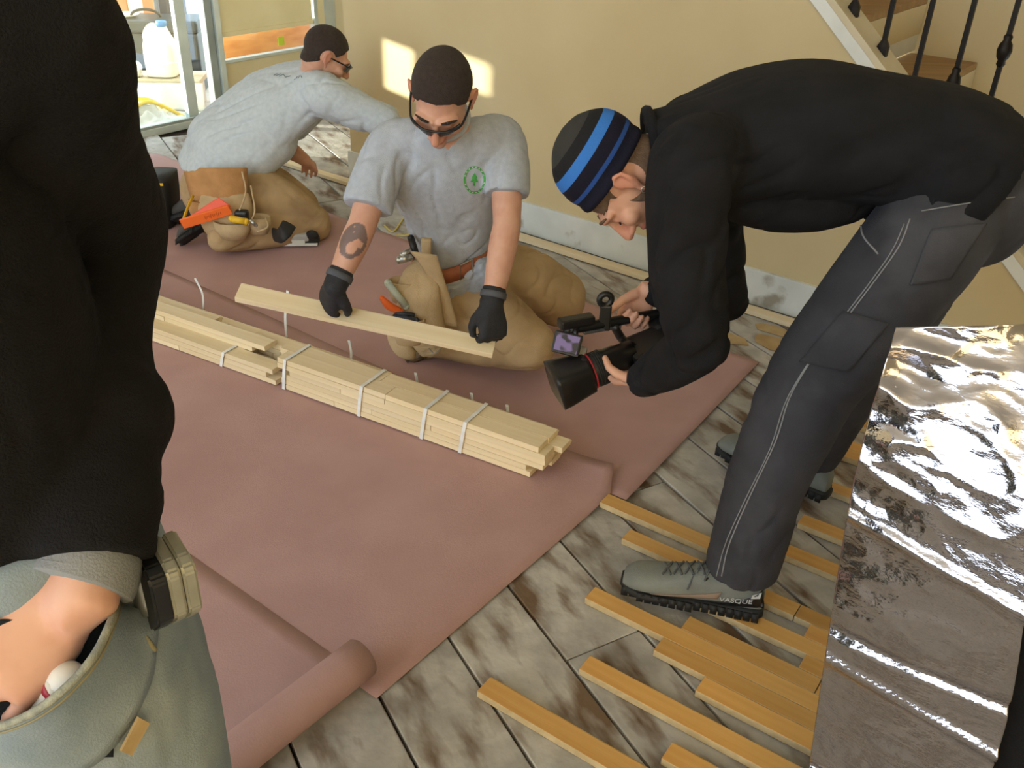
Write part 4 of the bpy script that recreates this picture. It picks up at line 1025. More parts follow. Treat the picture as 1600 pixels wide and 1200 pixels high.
def tool_pouch():
    """suede nail bag hanging from the kneeling worker's belt, with its tools"""
    r = thing('tool_pouch', 'tan suede tool pouch hanging from the belt of the kneeling board holder', 'tool pouch', F(640, 545))
    def S(px, py, Y, w, d): c = P(px, py, Y); return (c, np.array([w, .0, 0]), np.array([0, d, 0]))
    main = loft([S(668, 402, 2.66, .030, .02), S(658, 430, 2.62, .060, .04), S(655, 470, 2.60, .070, .055), S(660, 505, 2.62, .072, .055), S(668, 535, 2.66, .055, .045), S(670, 552, 2.70, .03, .03)], 24, 2.6, res=24)
    obj('main_bag', remesh(main, .006, 2, folds(.005, 12, (0, 0, 1), .4, .3, 3.3)), M_leather2, r, True)
    fl = grid(lambda a, b: P(642 + 40 * a + 34 * b + 18 * math.sin(b * 3) * (1 - a), 392 + 112 * b + 6 * a, 2.585 + .05 * b - .012 * math.sin(a * 3.1)), 8, 14, .004)
    obj('front_flap', fl, M_leather2, r, True)
    # open outer pockets
    def cup(px, py, Y, w, h, mtl=M_leather2):
        c = P(px, py, Y)
        prof = []
        V = []; n = 20
        secs = [(c + np.array([0, 0, -h]), np.array([w * .7, 0, 0]), np.array([0, w * .5, 0])), (c + np.array([0, 0, -h * .5]), np.array([w * .95, 0, 0]), np.array([0, w * .7, 0])), (c, np.array([w, 0, 0]), np.array([0, w * .75, 0])),
                (c + (0, 0, -.001), np.array([w * .86, 0, 0]), np.array([0, w * .6, 0])), (c + np.array([0, 0, -h * .7]), np.array([w * .7, 0, 0]), np.array([0, w * .5, 0]))]
        return loft(secs, n, 2.2)
    obj('pocket', cup(628, 438, 2.60, .045, .07), M_leather2, r, True)
    obj('pocket', cup(638, 495, 2.56, .055, .09), M_leather2, r, True)
    obj('pocket', remesh(loft([S(620, 500, 2.62, .03, .025), S(624, 530, 2.64, .038, .028), S(634, 552, 2.66, .034, .022), S(640, 560, 2.68, .015, .012)], 20, 2.4, res=14), .005, 2), M_leather2, r, True)
    obj('belt_loop', grid(lambda a, b: P(658 + 16 * a, 372 + 40 * b, 2.66 - .03 * b), 3, 5, .005), M_leather2, r, True)
    hm = capsule([P(642, 372, 2.66), P(650, 398, 2.64)], .011); obj('hammer_grip', hm, M_black, r, True)
    obj('hammer_head', join([capsule([P(624, 406, 2.62), P(640, 402, 2.63)], .012), capsule([P(628, 398, 2.63), P(640, 392, 2.64)], .009)]), M_steel, r, True)
    bar = obj('pry_bar', capsule([P(606, 442, 2.55), P(634, 478, 2.55)], .0115), mat('pale_green_grip', '#A9B3A4', '#B3BCAE', rough=.6, scale=20), r, True)
    obj('utility_knife', capsule(spline([P(597, 466, 2.53), P(608, 478, 2.53), P(625, 486, 2.54)], 8), [.008, .010, .012, .013, .013, .012, .012, .010], 10), M_orange, r, True)
    obj('pliers', join([capsule([P(618, 494, 2.53), P(650, 500, 2.53)], .009), capsule([P(620, 489, 2.53), P(645, 492, 2.54)], .007)]), mat('blue_black_grip', '#2D3440', rough=.5), r, True)
    obj('red_grip', capsule([P(640, 503, 2.53), P(652, 506, 2.54)], .006), mat('red_plastic', '#C0392B', rough=.5), r, True)
    obj('nail_loop', tube(spline([P(670, 545, 2.6), P(680, 552, 2.58), P(692, 540, 2.6)], 10), .002, 6), M_steel, r, True)
tool_pouch()

# ================================================================== WORKER KNEELING BY THE WALL
def wall_worker():
    root = thing('person', 'person in long sleeved pale grey shirt kneeling by the tan wall with back turned', 'person', F(420, 370))
    pelvis = P(338, 285, 4.02); waist = P(352, 232, 4.06); chest = P(430, 165, 4.14); shc = P(478, 138, 4.16); neck = P(498, 118, 4.15)
    hc = P(510, 88, 4.12)
    hf = Frame(hc, np.array([.80, .30, -.52]), np.array([.50, .15, .85]), 1.0)
    sn_ = nrm(np.array([.45, -.85, -.05]))                                # towards his right (near side)
    shR = P(508, 150, 4.02); elR = P(590, 185, 4.02); wrR = P(640, 215, 4.02)
    shL = P(490, 150, 4.32); elL = P(440, 225, 4.36); wrL = P(476, 250, 4.32)
    hipR = P(356, 296, 3.94); knR = P(486, 350, 3.97); anR = F(345, 372, .09)
    hipL = P(360, 282, 4.15); knL = P(470, 322, 4.25); anL = F(320, 345, .09)
    up_ = np.array([0, 0, 1.])
    body = [capsule([hf(0, -.03, -.05), (hf(0, -.05, -.09) + neck) / 2, neck, shc], [.055, .057, .06, .06]),
            loft([(neck, sn_ * .07, up_ * .05), (shc, sn_ * .12, up_ * .07), (chest, sn_ * .13, up_ * .08), (waist, sn_ * .12, up_ * .07), (pelvis, sn_ * .12, up_ * .07)], 20, res=16),
            limb([shc + sn_ * .08, shR, elR], [.05, .05, .04]), limb([elR, elR * .6 + wrR * .4, wrR], [.04, .04, .028]),
            limb([shc - sn_ * .08, shL, elL], [.05, .05, .04]), limb([elL, elL * .6 + wrL * .4, wrL], [.042, .042, .030]),
            limb([hipR, knR, anR], [.07, .05, .035]), limb([hipL, knL, anL], [.07, .05, .035])]
    body += head_parts(hf)
    fL = Frame(wrL, F(505, 275, .06) - wrL, np.array([-.1, -.5, -.7]), .95)
    body += hand_parts(fL, ((.5, .6, .4), (.55, .65, .4), (.6, .7, .4), (.6, .7, .4)), [(.026, .018, .008), (.046, .04, .024), (.052, .06, .040), (.046, .078, .052)], side=-1)
    fR = Frame(wrR, np.array([.8, .3, -.5]), np.array([-.3, 0, -1]), .95)
    body += hand_parts(fR, side=1)
    ft = face_tone(hf, .2)
    bo, bvf = body_obj('body', body, M_skin, root, .0055, 3, lambda p: (lambda c: np.ones(3) if c is None else c)(ft(p)))
    tr = bvh(remesh(join(head_parts(hf, False)), .006, 2))
    obj('hair', cap_over(hf, tr, short_hair_in, .006), M_brown_hair, root, True)
    glasses(hf, root)
    # shirt
    tor = loft([(neck, sn_ * .075, np.array([-.03, 0, .055])), (shc, sn_ * .175, np.array([-.05, 0, .10])), (chest, sn_ * .205, np.array([-.07, 0, .125])), (chest * .5 + waist * .5, sn_ * .20, np.array([-.09, 0, .125])),
                (waist, sn_ * .195, np.array([-.12, 0, .11])), (waist * .5 + pelvis * .5, sn_ * .195, np.array([-.15, 0, .07])), (pelvis + (0, 0, .04), sn_ * .195, np.array([-.16, 0, .03]))], 32, 2.3, res=34)
    drape_ = limb([P(420, 215, 4.06), P(400, 240, 4.0), P(380, 255, 3.96)], [.13, .11, .09])
    slR = limb([shc + sn_ * .08, shR, elR * .6 + shR * .4, elR + np.array([.03, 0, -.01])], [.10, .098, .085, .072])
    slL = limb([shc - sn_ * .08, shL, elL * .6 + shL * .4], [.095, .09, .075])
    sv = remesh(join([tor, drape_, slR, slL]), .0085, 4)
    sv = remesh_fold(sv, folds(.014, 6, nrm(np.array([.8, .0, .45])), .3, .3, 7.0))
    M_pale = cloth('pale_grey_cotton', '#BAC4CC', '#C5CED5', scale=60)
    so = obj('long_sleeve_shirt', sv, M_pale, root, True); ts = bvh(sv)
    bn = nrm(np.array([-.35, -.6, .72])); bx = nrm(P(470, 120, 4.1) - P(420, 98, 4.12)); bx = nrm(bx - bn * bx.dot(bn)); by = np.cross(bn, bx)
    tc_ = P(448, 116, 4.05)
    rs = random.Random(5)                                              # worn, unreadable printing
    for i in range(9):
        x0 = (-.075 + i * .017 + (.02 if i > 4 else 0)); a_, h_ = rs.uniform(-1.6, 1.6), rs.uniform(.004, .009)
        ln = [tc_ + bx * (x0 + a_ * t_ * h_) + by * (t_ * h_) for t_ in (-1, 0, 1)]
        obj('back_print', tube(drape(ts, ln, bn, .001, .3), .0017, 6), mat('grey_print', '#6E747A', rough=.9), so)
    # trousers, belt and pouches
    hips = ball(pelvis + np.array([.0, .0, -.03]), np.array([.16, 0, 0]), np.array([0, .18, 0]), np.array([0, 0, .15]))
    tR = limb([hipR, hipR * .5 + knR * .5 + np.array([0, 0, .03]), knR], [.13, .125, .092], 24, 26); cR = limb([knR, knR * .5 + anR * .5, anR], [.088, .078, .062], 22, 22)
    tL = limb([hipL, hipL * .5 + knL * .5 + np.array([0, 0, .03]), knL], [.13, .12, .09], 24, 26); cL = limb([knL, knL * .5 + anL * .5, anL], [.085, .075, .06], 22, 22)
    jv = remesh(join([hips, tR, cR, tL, cL]), .0085, 4); V = jv[0]; V[:, 2] = np.maximum(V[:, 2], .0095)
    fo = folds(.010, 6, nrm(np.array([.5, .5, .7])), .25, .2, 12.0)
    jv = remesh_fold((V, jv[1]), lambda p: fo(p) if p.z > .03 else 0.0)
    obj('trousers', jv, M_khaki, root, True)
    M_shd = mat('dark_work_shoe', '#3B3937', '#4A4744', rough=.8, scale=20)
    shoe(root, F(330, 350, .10), F(278, 385, .012), M_shd, M_rubber, laces=M_lace_dark, up=(-.1, .5, .8))
    shoe(root, F(325, 330, .10), F(270, 350, .012), M_shd, M_rubber, up=(-.1, .5, .8))
    # knee pad
    k0, k1 = F(404, 378, .012), F(500, 377, .012); kd = nrm(k1 - k0); kn_ = np.cross(kd, (0, 0, 1)) * -1
    L = np.linalg.norm(k1 - k0)
    pad = obj('knee_pad', obox((k0 + k1) / 2 + (0, 0, .016), kd * L * .5, np.cross((0, 0, 1), kd) * .05, np.array([0, 0, .016]), .010), M_rubber, root)
    obj('cap_shell', obox((k0 * .45 + k1 * .55) + (0, -.01, .038), kd * L * .30, np.cross((0, 0, 1), kd) * .05, np.array([0, 0, .018]), .012), mat('pale_grey_shell', '#B9BCBE', '#A9ACAE', rough=.5, scale=20), pad)
    obj('pad_plate', obox((k0 + k1) / 2 + (0, -.052, .006), kd * L * .5, np.array([0, .004, 0]), np.array([0, 0, .006]), .002), M_white, pad)
    obj('pad_logo', obox((k0 * .3 + k1 * .7) + (0, -.058, .016), kd * .028, np.array([0, .002, 0]), np.array([0, 0, .014]), .001), M_white, pad)
    obj('pad_hinge', ball(k1 + (-.02, -.055, .05), np.array([.028, 0, 0]), np.array([0, .015, 0]), np.array([0, 0, .024])), M_rubber, pad, True)
    obj('pad_strap', tube(spline([F(432, 360, .10) + (0, -.05, 0), F(442, 365, .17) + (0, -.02, 0), F(452, 350, .2)], 10), .030, 10, flat=.25), M_rubber, pad, True)
    return root
M_lace_dark = mat('dark_laces', '#2A2A2A', rough=.9)
wall_worker()
def wall_pouch():
    r = thing('tool_pouch', 'orange brown leather tool belt pouch with an orange square on the hip by the wall', 'tool pouch', F(370, 380))
    def S(px, py, Y, w, d): c = P(px, py, Y); return (c, np.array([w, .0, 0]), np.array([0, d, 0]))
    back = grid(lambda a, b: P(288 + 98 * a + 14 * b * (1 - a), 262 + 10 * (1 - a) * 0 + 52 * b + 16 * a * (1 - b) * 0 + (6 if a < .2 else 0), 3.80 - .05 * math.sin(a * 3.1) - .01 * b), 12, 8, .006)
    obj('back_panel', back, M_leather, r, True)
    obj('main_bag', remesh(loft([S(352, 300, 3.78, .10, .03), S(352, 325, 3.74, .115, .06), S(354, 350, 3.74, .105, .065), S(356, 372, 3.78, .07, .045), S(356, 380, 3.80, .03, .02)], 24, 2.6, res=20), .007, 2, folds(.005, 10, (0, 0, 1), .4, .3, 6.6)), M_leather2, r, True)
    def cup(px, py, Y, w, h):
        c = P(px, py, Y)
        secs = [(c + np.array([0, 0, -h]), np.array([w * .7, 0, 0]), np.array([0, w * .45, 0])), (c + np.array([0, 0, -h * .5]), np.array([w, 0, 0]), np.array([0, w * .7, 0])), (c, np.array([w, 0, 0]), np.array([0, w * .7, 0])),
                (c + (0, 0, -.001), np.array([w * .88, 0, 0]), np.array([0, w * .58, 0])), (c + np.array([0, 0, -h * .6]), np.array([w * .7, 0, 0]), np.array([0, w * .45, 0]))]
        return loft(secs, 20, 2.2)
    obj('pocket', cup(362, 345, 3.68, .075, .075), M_leather2, r, True)
    obj('pocket', cup(402, 338, 3.72, .055, .075), M_leather2, r, True)
    obj('pocket', cup(312, 312, 3.76, .05, .10), M_leather, r, True)
    for (a, b, c) in (((378, 268), (384, 300), (372, 335)), ((392, 290), (398, 330), (388, 352)), ((415, 340), (418, 355), (402, 362))):
        obj('leather_thong', tube(spline([P(*a, 3.70), P(*b, 3.66), P(*c, 3.66)], 12), .004, 6), M_leather2, r, True)
    # orange speed square: a thick rail with a triangular blade
    a, b = P(284, 350, 3.62), P(360, 327, 3.64); d = nrm(b - a); n_ = nrm(np.cross(d, np.array([0, -.25, 1])))
    sq = obj('speed_square', obox((a + b) / 2, d * np.linalg.norm(b - a) / 2, n_ * .006, np.cross(n_, d) * .022, .003), M_orange, r)
    obj('blade', prism([a + (0, .01, .01), b + (0, .012, .01), (a * .3 + b * .7) + np.array([.01, .03, .06])], n_ * .004), mat('red_orange_plastic', '#E2502A', rough=.5), sq)
    up_ = np.cross(n_, d); up_ = up_ if up_[2] > 0 else -up_
    fr = -n_ if n_[1] > 0 else n_
    for i in range(9):                                                 # smudged felt pen marks
        q = a * .52 + b * .48 + d * (i * .0085) + fr * .0066; k = .006 if i % 3 else .010
        obj('pen_mark', tube([q - up_ * k + d * .002 * (-1) ** i, q, q + up_ * k * .8 + d * .004], .0011, 5), mat('red_marker', '#B4451C', rough=.7), sq)
    obj('tape_measure', remesh(join([obox(P(378, 336, 3.66), np.array([.028, 0, 0]), np.array([0, .02, 0]), np.array([0, 0, .022]), .01)]), .004, 1), M_black, r, True)
    obj('yellow_grip', capsule([P(362, 342, 3.62), P(384, 346, 3.62)], .014), M_yellow, r, True)
    obj('yellow_strap', tube(spline([P(302, 305, 3.70), P(292, 328, 3.66), P(286, 345, 3.64)], 10), .008, 8, flat=.3), M_yellow, r, True)
    obj('nail_set', capsule([P(392, 345, 3.62), P(400, 352, 3.62)], .008), M_steel, r, True)
wall_pouch()
def tool_tote():
    r = thing('tool_tote', 'black and yellow tool tote standing behind the worker by the wall', 'tool bag', F(275, 370))
    c = F(258, 352, 0) + np.array([0, .02, 0])
    obj('tote_body', loft([(c + (0, 0, .006), np.array([.05, 0, 0]), np.array([0, .09, 0])), (c + (0, 0, .15), np.array([.065, 0, 0]), np.array([0, .10, 0])), (c + (0, 0, .24), np.array([.068, 0, 0]), np.array([0, .10, 0]))], 24, 4, res=8), M_rubber, r, True)
    for i in range(5): obj('yellow_mark', obox(c + np.array([-.04 + i * .022, -.104, .225 - .012 * (i % 2)]), (.007, 0, 0), (0, .002, 0), (0, 0, .006)), M_yellow, r)
    obj('carry_loop', tube(spline([c + np.array([-.03, -.11, .22]), c + np.array([-.015, -.125, .12]), c + np.array([-.03, -.12, .03])], 12), .008, 8, flat=.35), M_leather2, r, True)
    obj('carry_loop', tube(spline([c + np.array([.0, -.11, .22]), c + np.array([.012, -.128, .12]), c + np.array([-.01, -.12, .03])], 12), .008, 8, flat=.35), M_yellow, r, True)
tool_tote()

# ================================================================== BYSTANDER IN BLACK beside the photographer
def bystander():
    root = thing('person', 'person in black fleece standing with a hand in the pocket of washed blue jeans', 'person', (-.48, .60, 0))
    cx, cy = -.485, .60
    sR = P(20, 12, .62); eR = P(150, 365, .78); wR = P(134, 890, .54)
    sL = np.array([-.70, .66, 1.45]); eL = np.array([-.78, .66, 1.16]); wL = np.array([-.72, .82, 1.02])
    nk = np.array([-.54, .62, 1.52]); hf = Frame((-.54, .645, 1.70), (.25, 1, -.12), (0, .1, 1))
    X, Y_ = np.array([1., 0, 0]), np.array([0, 1., 0])
    hd = P(-6, 1052, .478) - P(116, 918, .530)
    fh = Frame(P(116, 918, .530), hd, np.array([-.60, .50, -.60]), .90)
    hp = hand_parts(fh, ((.45, .3, .2), (.5, .3, .2), (.55, .35, .2), (.6, .4, .3)), [(.022, .02, .004), (.032, .042, .008), (.036, .062, .012), (.034, .080, .016)], side=1, spread=.2)
    fl = Frame(wL, (.2, .8, -.6), (.5, 0, -.7), 1.0)
    body = head_parts(hf) + hp + hand_parts(fl, side=-1) + [capsule([hf(0, -.03, -.05), nk, nk - (0, 0, .08)], [.055, .06, .06]),
        loft([(nk, X * .07, Y_ * .06), (np.array([-.53, .62, 1.38]), X * .13, Y_ * .09), (np.array([cx, cy, 1.1]), X * .12, Y_ * .09), (np.array([cx, cy, .95]), X * .13, Y_ * .09)], 20, res=14),
        limb([np.array([-.46, .6, 1.41]), sR, sR * .5 + eR * .5, eR], [.045, .04, .038, .036]), limb([eR, wR, P(116, 918, .530)], [.038, .028, .026]), limb([np.array([-.6, .62, 1.42]), sL, eL], [.05, .05, .04]), limb([eL, wL], [.04, .03]),
        limb([np.array([cx + .09, cy, .95]), np.array([cx + .10, cy + .02, .5]), np.array([cx + .10, cy, .1])], [.08, .055, .04]), limb([np.array([cx - .09, cy, .95]), np.array([cx - .10, cy + .02, .5]), np.array([cx - .10, cy, .1])], [.08, .055, .04])]
    body_obj('body', body, M_skin, root, .0045, 3)
    tr = bvh(remesh(join(head_parts(hf, False)), .006, 2))
    obj('hair', cap_over(hf, tr, short_hair_in, .006, nu=64, nv=40), M_brown_hair, root, True)
    # fleece top
    tor = loft([(nk, X * .085, Y_ * .08), (np.array([-.53, .62, 1.44]), X * .17, Y_ * .11), (np.array([-.515, .61, 1.30]), X * .19, Y_ * .13), (np.array([-.51, .60, 1.15]), X * .185, Y_ * .13), (np.array([-.51, .60, 1.09]), X * .18, Y_ * .13)], 30, 2.3, res=24)
    slR = sleeve([np.array([-.46, .6, 1.41]), sR, sR * .5 + eR * .5, eR + (0, 0, .005), eR * .68 + wR * .32, eR * .45 + wR * .55, eR * .2 + wR * .8, wR + nrm(eR - wR) * .004], [.075, .060, .058, .064, .048, .056, .056, .052])
    slL = limb([np.array([-.6, .62, 1.41]), sL, eL, wL], [.08, .075, .07, .05])
    bl = [ball(eR * .42 + wR * .58 + np.array([.012, 0, 0]), .056), ball(eR * .18 + wR * .82 + np.array([.008, 0, 0]), .052)]
    sv = remesh(join([tor, slR, slL] + bl), .0065, 3)
    sv = remesh_fold(sv, folds(.004, 13, nrm(np.array([.9, .2, .3])), .4, .2, 3.0))
    so = obj('fleece_top', sv, M_black_fleece, root, True)
    obj('grey_cuff', sleeve([wR + nrm(eR - wR) * .03, wR, P(124, 916, .529)], [.038, .041, .041]), cloth('grey_rib', '#7E7F80', '#8A8B8C'), so, True)
    # jeans
    tr_ = [loft([(np.array([cx, cy, 1.13]), X * .172, Y_ * .125), (np.array([cx, cy, 1.05]), X * .182, Y_ * .135), (np.array([cx, cy, .92]), X * .200, Y_ * .150), (np.array([cx, cy, .80]), X * .20, Y_ * .14)], 30, 2.3, res=14)]
    for s in (-1, 1): tr_.append(limb([np.array([cx + s * .095, cy, .86]), np.array([cx + s * .105, cy + .02, .5]), np.array([cx + s * .105, cy, .13])], [.115, .088, .075], 22, 26))
    jv = remesh(join(tr_), .0075, 3, folds(.005, 9, (0, 0, 1), .5, .3, 8.0))
    jo = obj('jeans', jv, M_denim_blue, root, True); tj = bvh(jv)
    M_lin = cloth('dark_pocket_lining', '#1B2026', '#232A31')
    C0 = Vector((0, 0, CAMH))
    def hit(px, py, lift):
        d = Vector(nrm(RC @ np.array([px - 800, py - 600, FPX]))); h = tj.ray_cast(C0, d, 3)
        if h[0] is None: return None
        return np.array(h[0] + h[1] * lift)
    # roomy front pocket: outer panel stands off the hip along its rim
    rim = spline(np.array([(184, 942), (172, 975), (150, 1020), (118, 1060), (72, 1100), (20, 1128), (-60, 1150)], float), 25)
    outr = spline(np.array([(250, 960), (246, 1010), (236, 1070), (200, 1140), (150, 1195), (60, 1235), (-60, 1250)], float), 25)
    rows = []
    for j in range(9):
        b = j / 8; row = []
        for i in range(25):
            q = rim[i] * (1 - b) + outr[i] * b; p = hit(q[0], q[1], 0)
            if p is None: p = P(q[0], q[1], .52)
            to = nrm(np.array([0, 0, CAMH]) - p); k = math.sin(math.pi * min(1, max(.0, (i + .5) / 24)))
            row.append(p + to * (.004 + .056 * k ** .6 * (1 - b) ** 1.6) )
        rows.append(row)
    pk = obj('pocket', grid(lambda a, b: rows[int(round(b * 8))][int(round(a * 24))], 24, 8, .003), M_denim_blue, jo, True)
    rl = [rows[0][i] + nrm(np.array([0, 0, CAMH]) - rows[0][i]) * .001 for i in range(25)]
    obj('pocket_rim', tube(rl, .0034, 8), cloth('worn_denim_seam', '#9B9A88', '#7D7E74', scale=90), pk, True)
    r2_ = [rows[1][i] * .75 + rows[0][i] * .25 + nrm(np.array([0, 0, CAMH]) - rows[0][i]) * .0012 for i in range(25)]
    obj('rim_stitching', tube(r2_, .0012, 6), mat('ochre_stitching', '#8C8468', rough=.9), pk, True)
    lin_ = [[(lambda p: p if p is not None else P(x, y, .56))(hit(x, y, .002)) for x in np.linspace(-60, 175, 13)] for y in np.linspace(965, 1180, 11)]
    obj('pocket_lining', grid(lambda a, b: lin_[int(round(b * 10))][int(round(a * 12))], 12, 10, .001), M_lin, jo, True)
    # waist seam, belt loop and leather tag
    for name, pp, r_, m_ in (('belt_loop', [(196, 893), (215, 912), (236, 932)], .006, M_denim_blue), ('yoke_seam', [(184, 945), (212, 980), (238, 1015)], .0022, MATS['ochre_stitching'])):
        pts = [hit(x, y, .003) for x, y in pp]
        if all(p is not None for p in pts): obj(name, tube(spline(pts, 10), r_, 8, flat=.5 if r_ > .004 else 1), m_, jo, True)
    tg = [hit(x, y, .006) for x, y in ((208, 1114), (224, 1124), (199, 1172), (181, 1166))]
    if all(p is not None for p in tg):
        n_ = nrm(np.cross(tg[1] - tg[0], tg[3] - tg[0])); n_ = n_ if n_ @ (np.array([0, 0, CAMH]) - tg[0]) > 0 else -n_
        obj('leather_tag', prism(tg, n_ * .003), mat('tan_tag', '#B59B6E', '#A88C5E', rough=.8, scale=60), jo)
    # things kept in the pocket
    a = P(104, 1062, .488); b = P(66, 1094, .488)
    obj('chalk_roll', capsule([a, b], .0145, 16), mat('white_tape', '#D8D3C8', rough=.7), jo, True)
    obj('red_band', lathe(a * .75 + b * .25, nrm(b - a), [(-.003, .0150), (.003, .0150)], 18), mat('crimson_plastic', '#A32A36', rough=.5), jo, True)
    obj('pencil_end', capsule([P(52, 1100, .505), P(38, 1112, .505)], .008, 12), mat('tan_eraser', '#B98F6A', rough=.7), jo, True)
    # boots
    for s in (-1, 1): shoe(root, (cx + s * .105, cy - .10, .011), (cx + s * .105 + .02, cy + .20, .011), mat('brown_boot', '#5A4632', '#6A543D', rough=.8, scale=20), M_rubber)
    return root
bystander()
def tape_measure():
    c = P(270, 934, .560); r = thing('tape_measure', 'silver tape measure with black side clipped to blue jeans', 'tape measure', c)
    t = nrm(np.array([.80, .60, 0])); upv = np.array([0, 0, 1.]); f_ = nrm(np.cross(t, upv)); f_ = f_ if f_[1] < 0 else -f_
    prof = [(.004, .043), (.015, .040), (.018, .034), (.018, -.004), (.014, -.012), (-.018, -.044), (-.026, -.044), (-.034, -.036), (-.036, .036), (-.030, .043)]
    M_sil = mat('brushed_silver', '#B7B3A0', '#A29E8C', rough=.35, metal=.55, scale=25)
    def shell(x0, x1, g, mtl, nm, par=r):
        P0 = [c + t * x0 + f_ * d * g + upv * z * g for d, z in prof]
        me = to_mesh(prism(P0, t * (x1 - x0)), False, nm); bm = bmesh.new(); bm.from_mesh(me); bmesh.ops.bevel(bm, geom=list(bm.edges), offset=.002, segments=2, affect='EDGES'); bm.to_mesh(me); bm.free()
        me.materials.append(mtl); return obj(nm, me, mtl, par)
    shell(-.0185, -.004, .99, M_black, 'side_shell'); shell(-.0045, .0065, 1.0, M_sil, 'case_half'); shell(.0072, .0185, 1.0, M_sil, 'case_half')
    obj('belt_clip', tube(spline([c - t * .0195 - f_ * .02 + upv * .03, c - t * .022 - f_ * .02 + upv * .01, c - t * .0205 - f_ * .02 - upv * .025], 8), .006, 8, flat=.25), M_steel, r, True)
tape_measure()

# ================================================================== BUNDLES OF NEW FLOORING
def bundles():
    sd_ = nrm(H(-.9897, -.1428)); td = nrm(H(-.1428, .9897))           # along the stack (leftwards) and across it (away)
    O = H(-1.185, 1.786, .0095)
    w, t = .0565, .0188
    M_strap = mat('white_strapping', '#E9EAE8', '#DADBDA', rough=.35, scale=30)
    rr = random.Random(11)
    def board(parent, s0, s1, col, lay, dy=0.0):
        a = O + sd_ * s0 + td * (w * (col + .5) + .001 * col + dy); b = O + sd_ * s1 + td * (w * (col + .5) + .001 * col + dy)
        strip_obj('board', b + (0, 0, lay * t), a + (0, 0, lay * t), w, t - .0006, M_raw, parent)
    def bundle(label, rows):
        r = thing('flooring_bundle', label, 'flooring bundle', O + sd_ * rows[0][1][0], 'bundles of new flooring on the paper')
        for col, ext, layers in rows:
            for L in layers:
                a = ext[0] + (rr.random() * .11 if L not in (4,) else rr.random() * .03); e = ext[1] - rr.random() * .05
                cuts = [a]
                while e - cuts[-1] > .75: cuts.append(cuts[-1] + .35 + rr.random() * .4)
                cuts.append(e)
                for i in range(len(cuts) - 1): board(r, cuts[i] + .0008, cuts[i + 1] - .0008, col, L, (rr.random() - .5) * .004)
        return r
    A = bundle('flooring bundle of many pale boards tied by four white straps', [(0, (.02, 1.02), range(0, 6)), (1, (.0, 1.06), range(0, 6))])
    B = bundle('low flooring bundle of pale boards along the back of the stack', [(2, (.08, 1.30), range(0, 4)), (3, (.62, 1.95), range(0, 2))])
    Cc = bundle('flooring bundle of pale boards running behind the person in black fleece', [(0, (1.025, 2.15), range(0, 3)), (1, (1.12, 2.15), range(0, 5)), (2, (1.34, 2.15), range(0, 4))])
    def strap(parent, s, c0, c1, lay, lean=.02):
        y0, y1, z1 = w * c0 - .003 , w * c1 + .008, t * lay + .002
        pts = [(0, y0, -.001), (lean * .55, y0 - .002, z1 * .55), (lean, y0, z1), (lean * 1.1, (y0 + y1) / 2, z1 + .002), (lean * .9, y1, z1), (0, y1, -.001)]
        V = []
        for a, y, z in pts:
            p = O + sd_ * (s - a) + td * y + np.array([0, 0, z]); V += [p - sd_ * .006, p + sd_ * .006]
        n = len(pts); q = []
        for i in range(n):
            dy = -.001 if i < 3 else .001 if i > 3 else 0; dz = .001 if 1 < i < 5 else 0
            off = td * dy + np.array([0, 0, dz]); q += [V[2 * i] + off, V[2 * i + 1] + off]
        Va = np.array(V + q); m = 2 * n; Fc = []
        for i in range(n - 1):
            Fc += [(2 * i, 2 * i + 1, 2 * i + 3, 2 * i + 2), (m + 2 * i, m + 2 * i + 2, m + 2 * i + 3, m + 2 * i + 1), (2 * i, 2 * i + 2, m + 2 * i + 2, m + 2 * i), (2 * i + 1, m + 2 * i + 1, m + 2 * i + 3, 2 * i + 3)]
        Fc += [(0, m, m + 1, 1), (2 * n - 2, 2 * n - 1, m + 2 * n - 1, m + 2 * n - 2)]
        obj('strap', (Va, Fc), M_strap, parent)
    for s in (.31, .45, .69): strap(A, s, 0, 2, 6)
    strap(A, 1.0, 0, 2, 6); strap(Cc, 1.28, 0, 2, 3)
    # clipped strap ends standing up behind the bundles
    def tail(parent, s, t0, z0, h, curl):
        pts = [O + sd_ * s + td * t0 + (0, 0, z0), O + sd_ * (s + .005) + td * (t0 + .012) + (0, 0, z0 + h * .5), O + sd_ * (s + curl) + td * (t0 + .010) + (0, 0, z0 + h)]
        obj('strap_end', tube(spline(pts, 10), .006, 8, side=sd_, flat=.18), M_strap, parent, True)
    for s, t0 in ((.25, .17), (.38, .17), (.60, .18), (.92, .24)): tail(B, s, t0 + .01, .0, .085, .01)
    tail(Cc, 1.22, .26, .0, .20, -.02); tail(Cc, 1.62, .25, .02, .12, .03)
bundles()

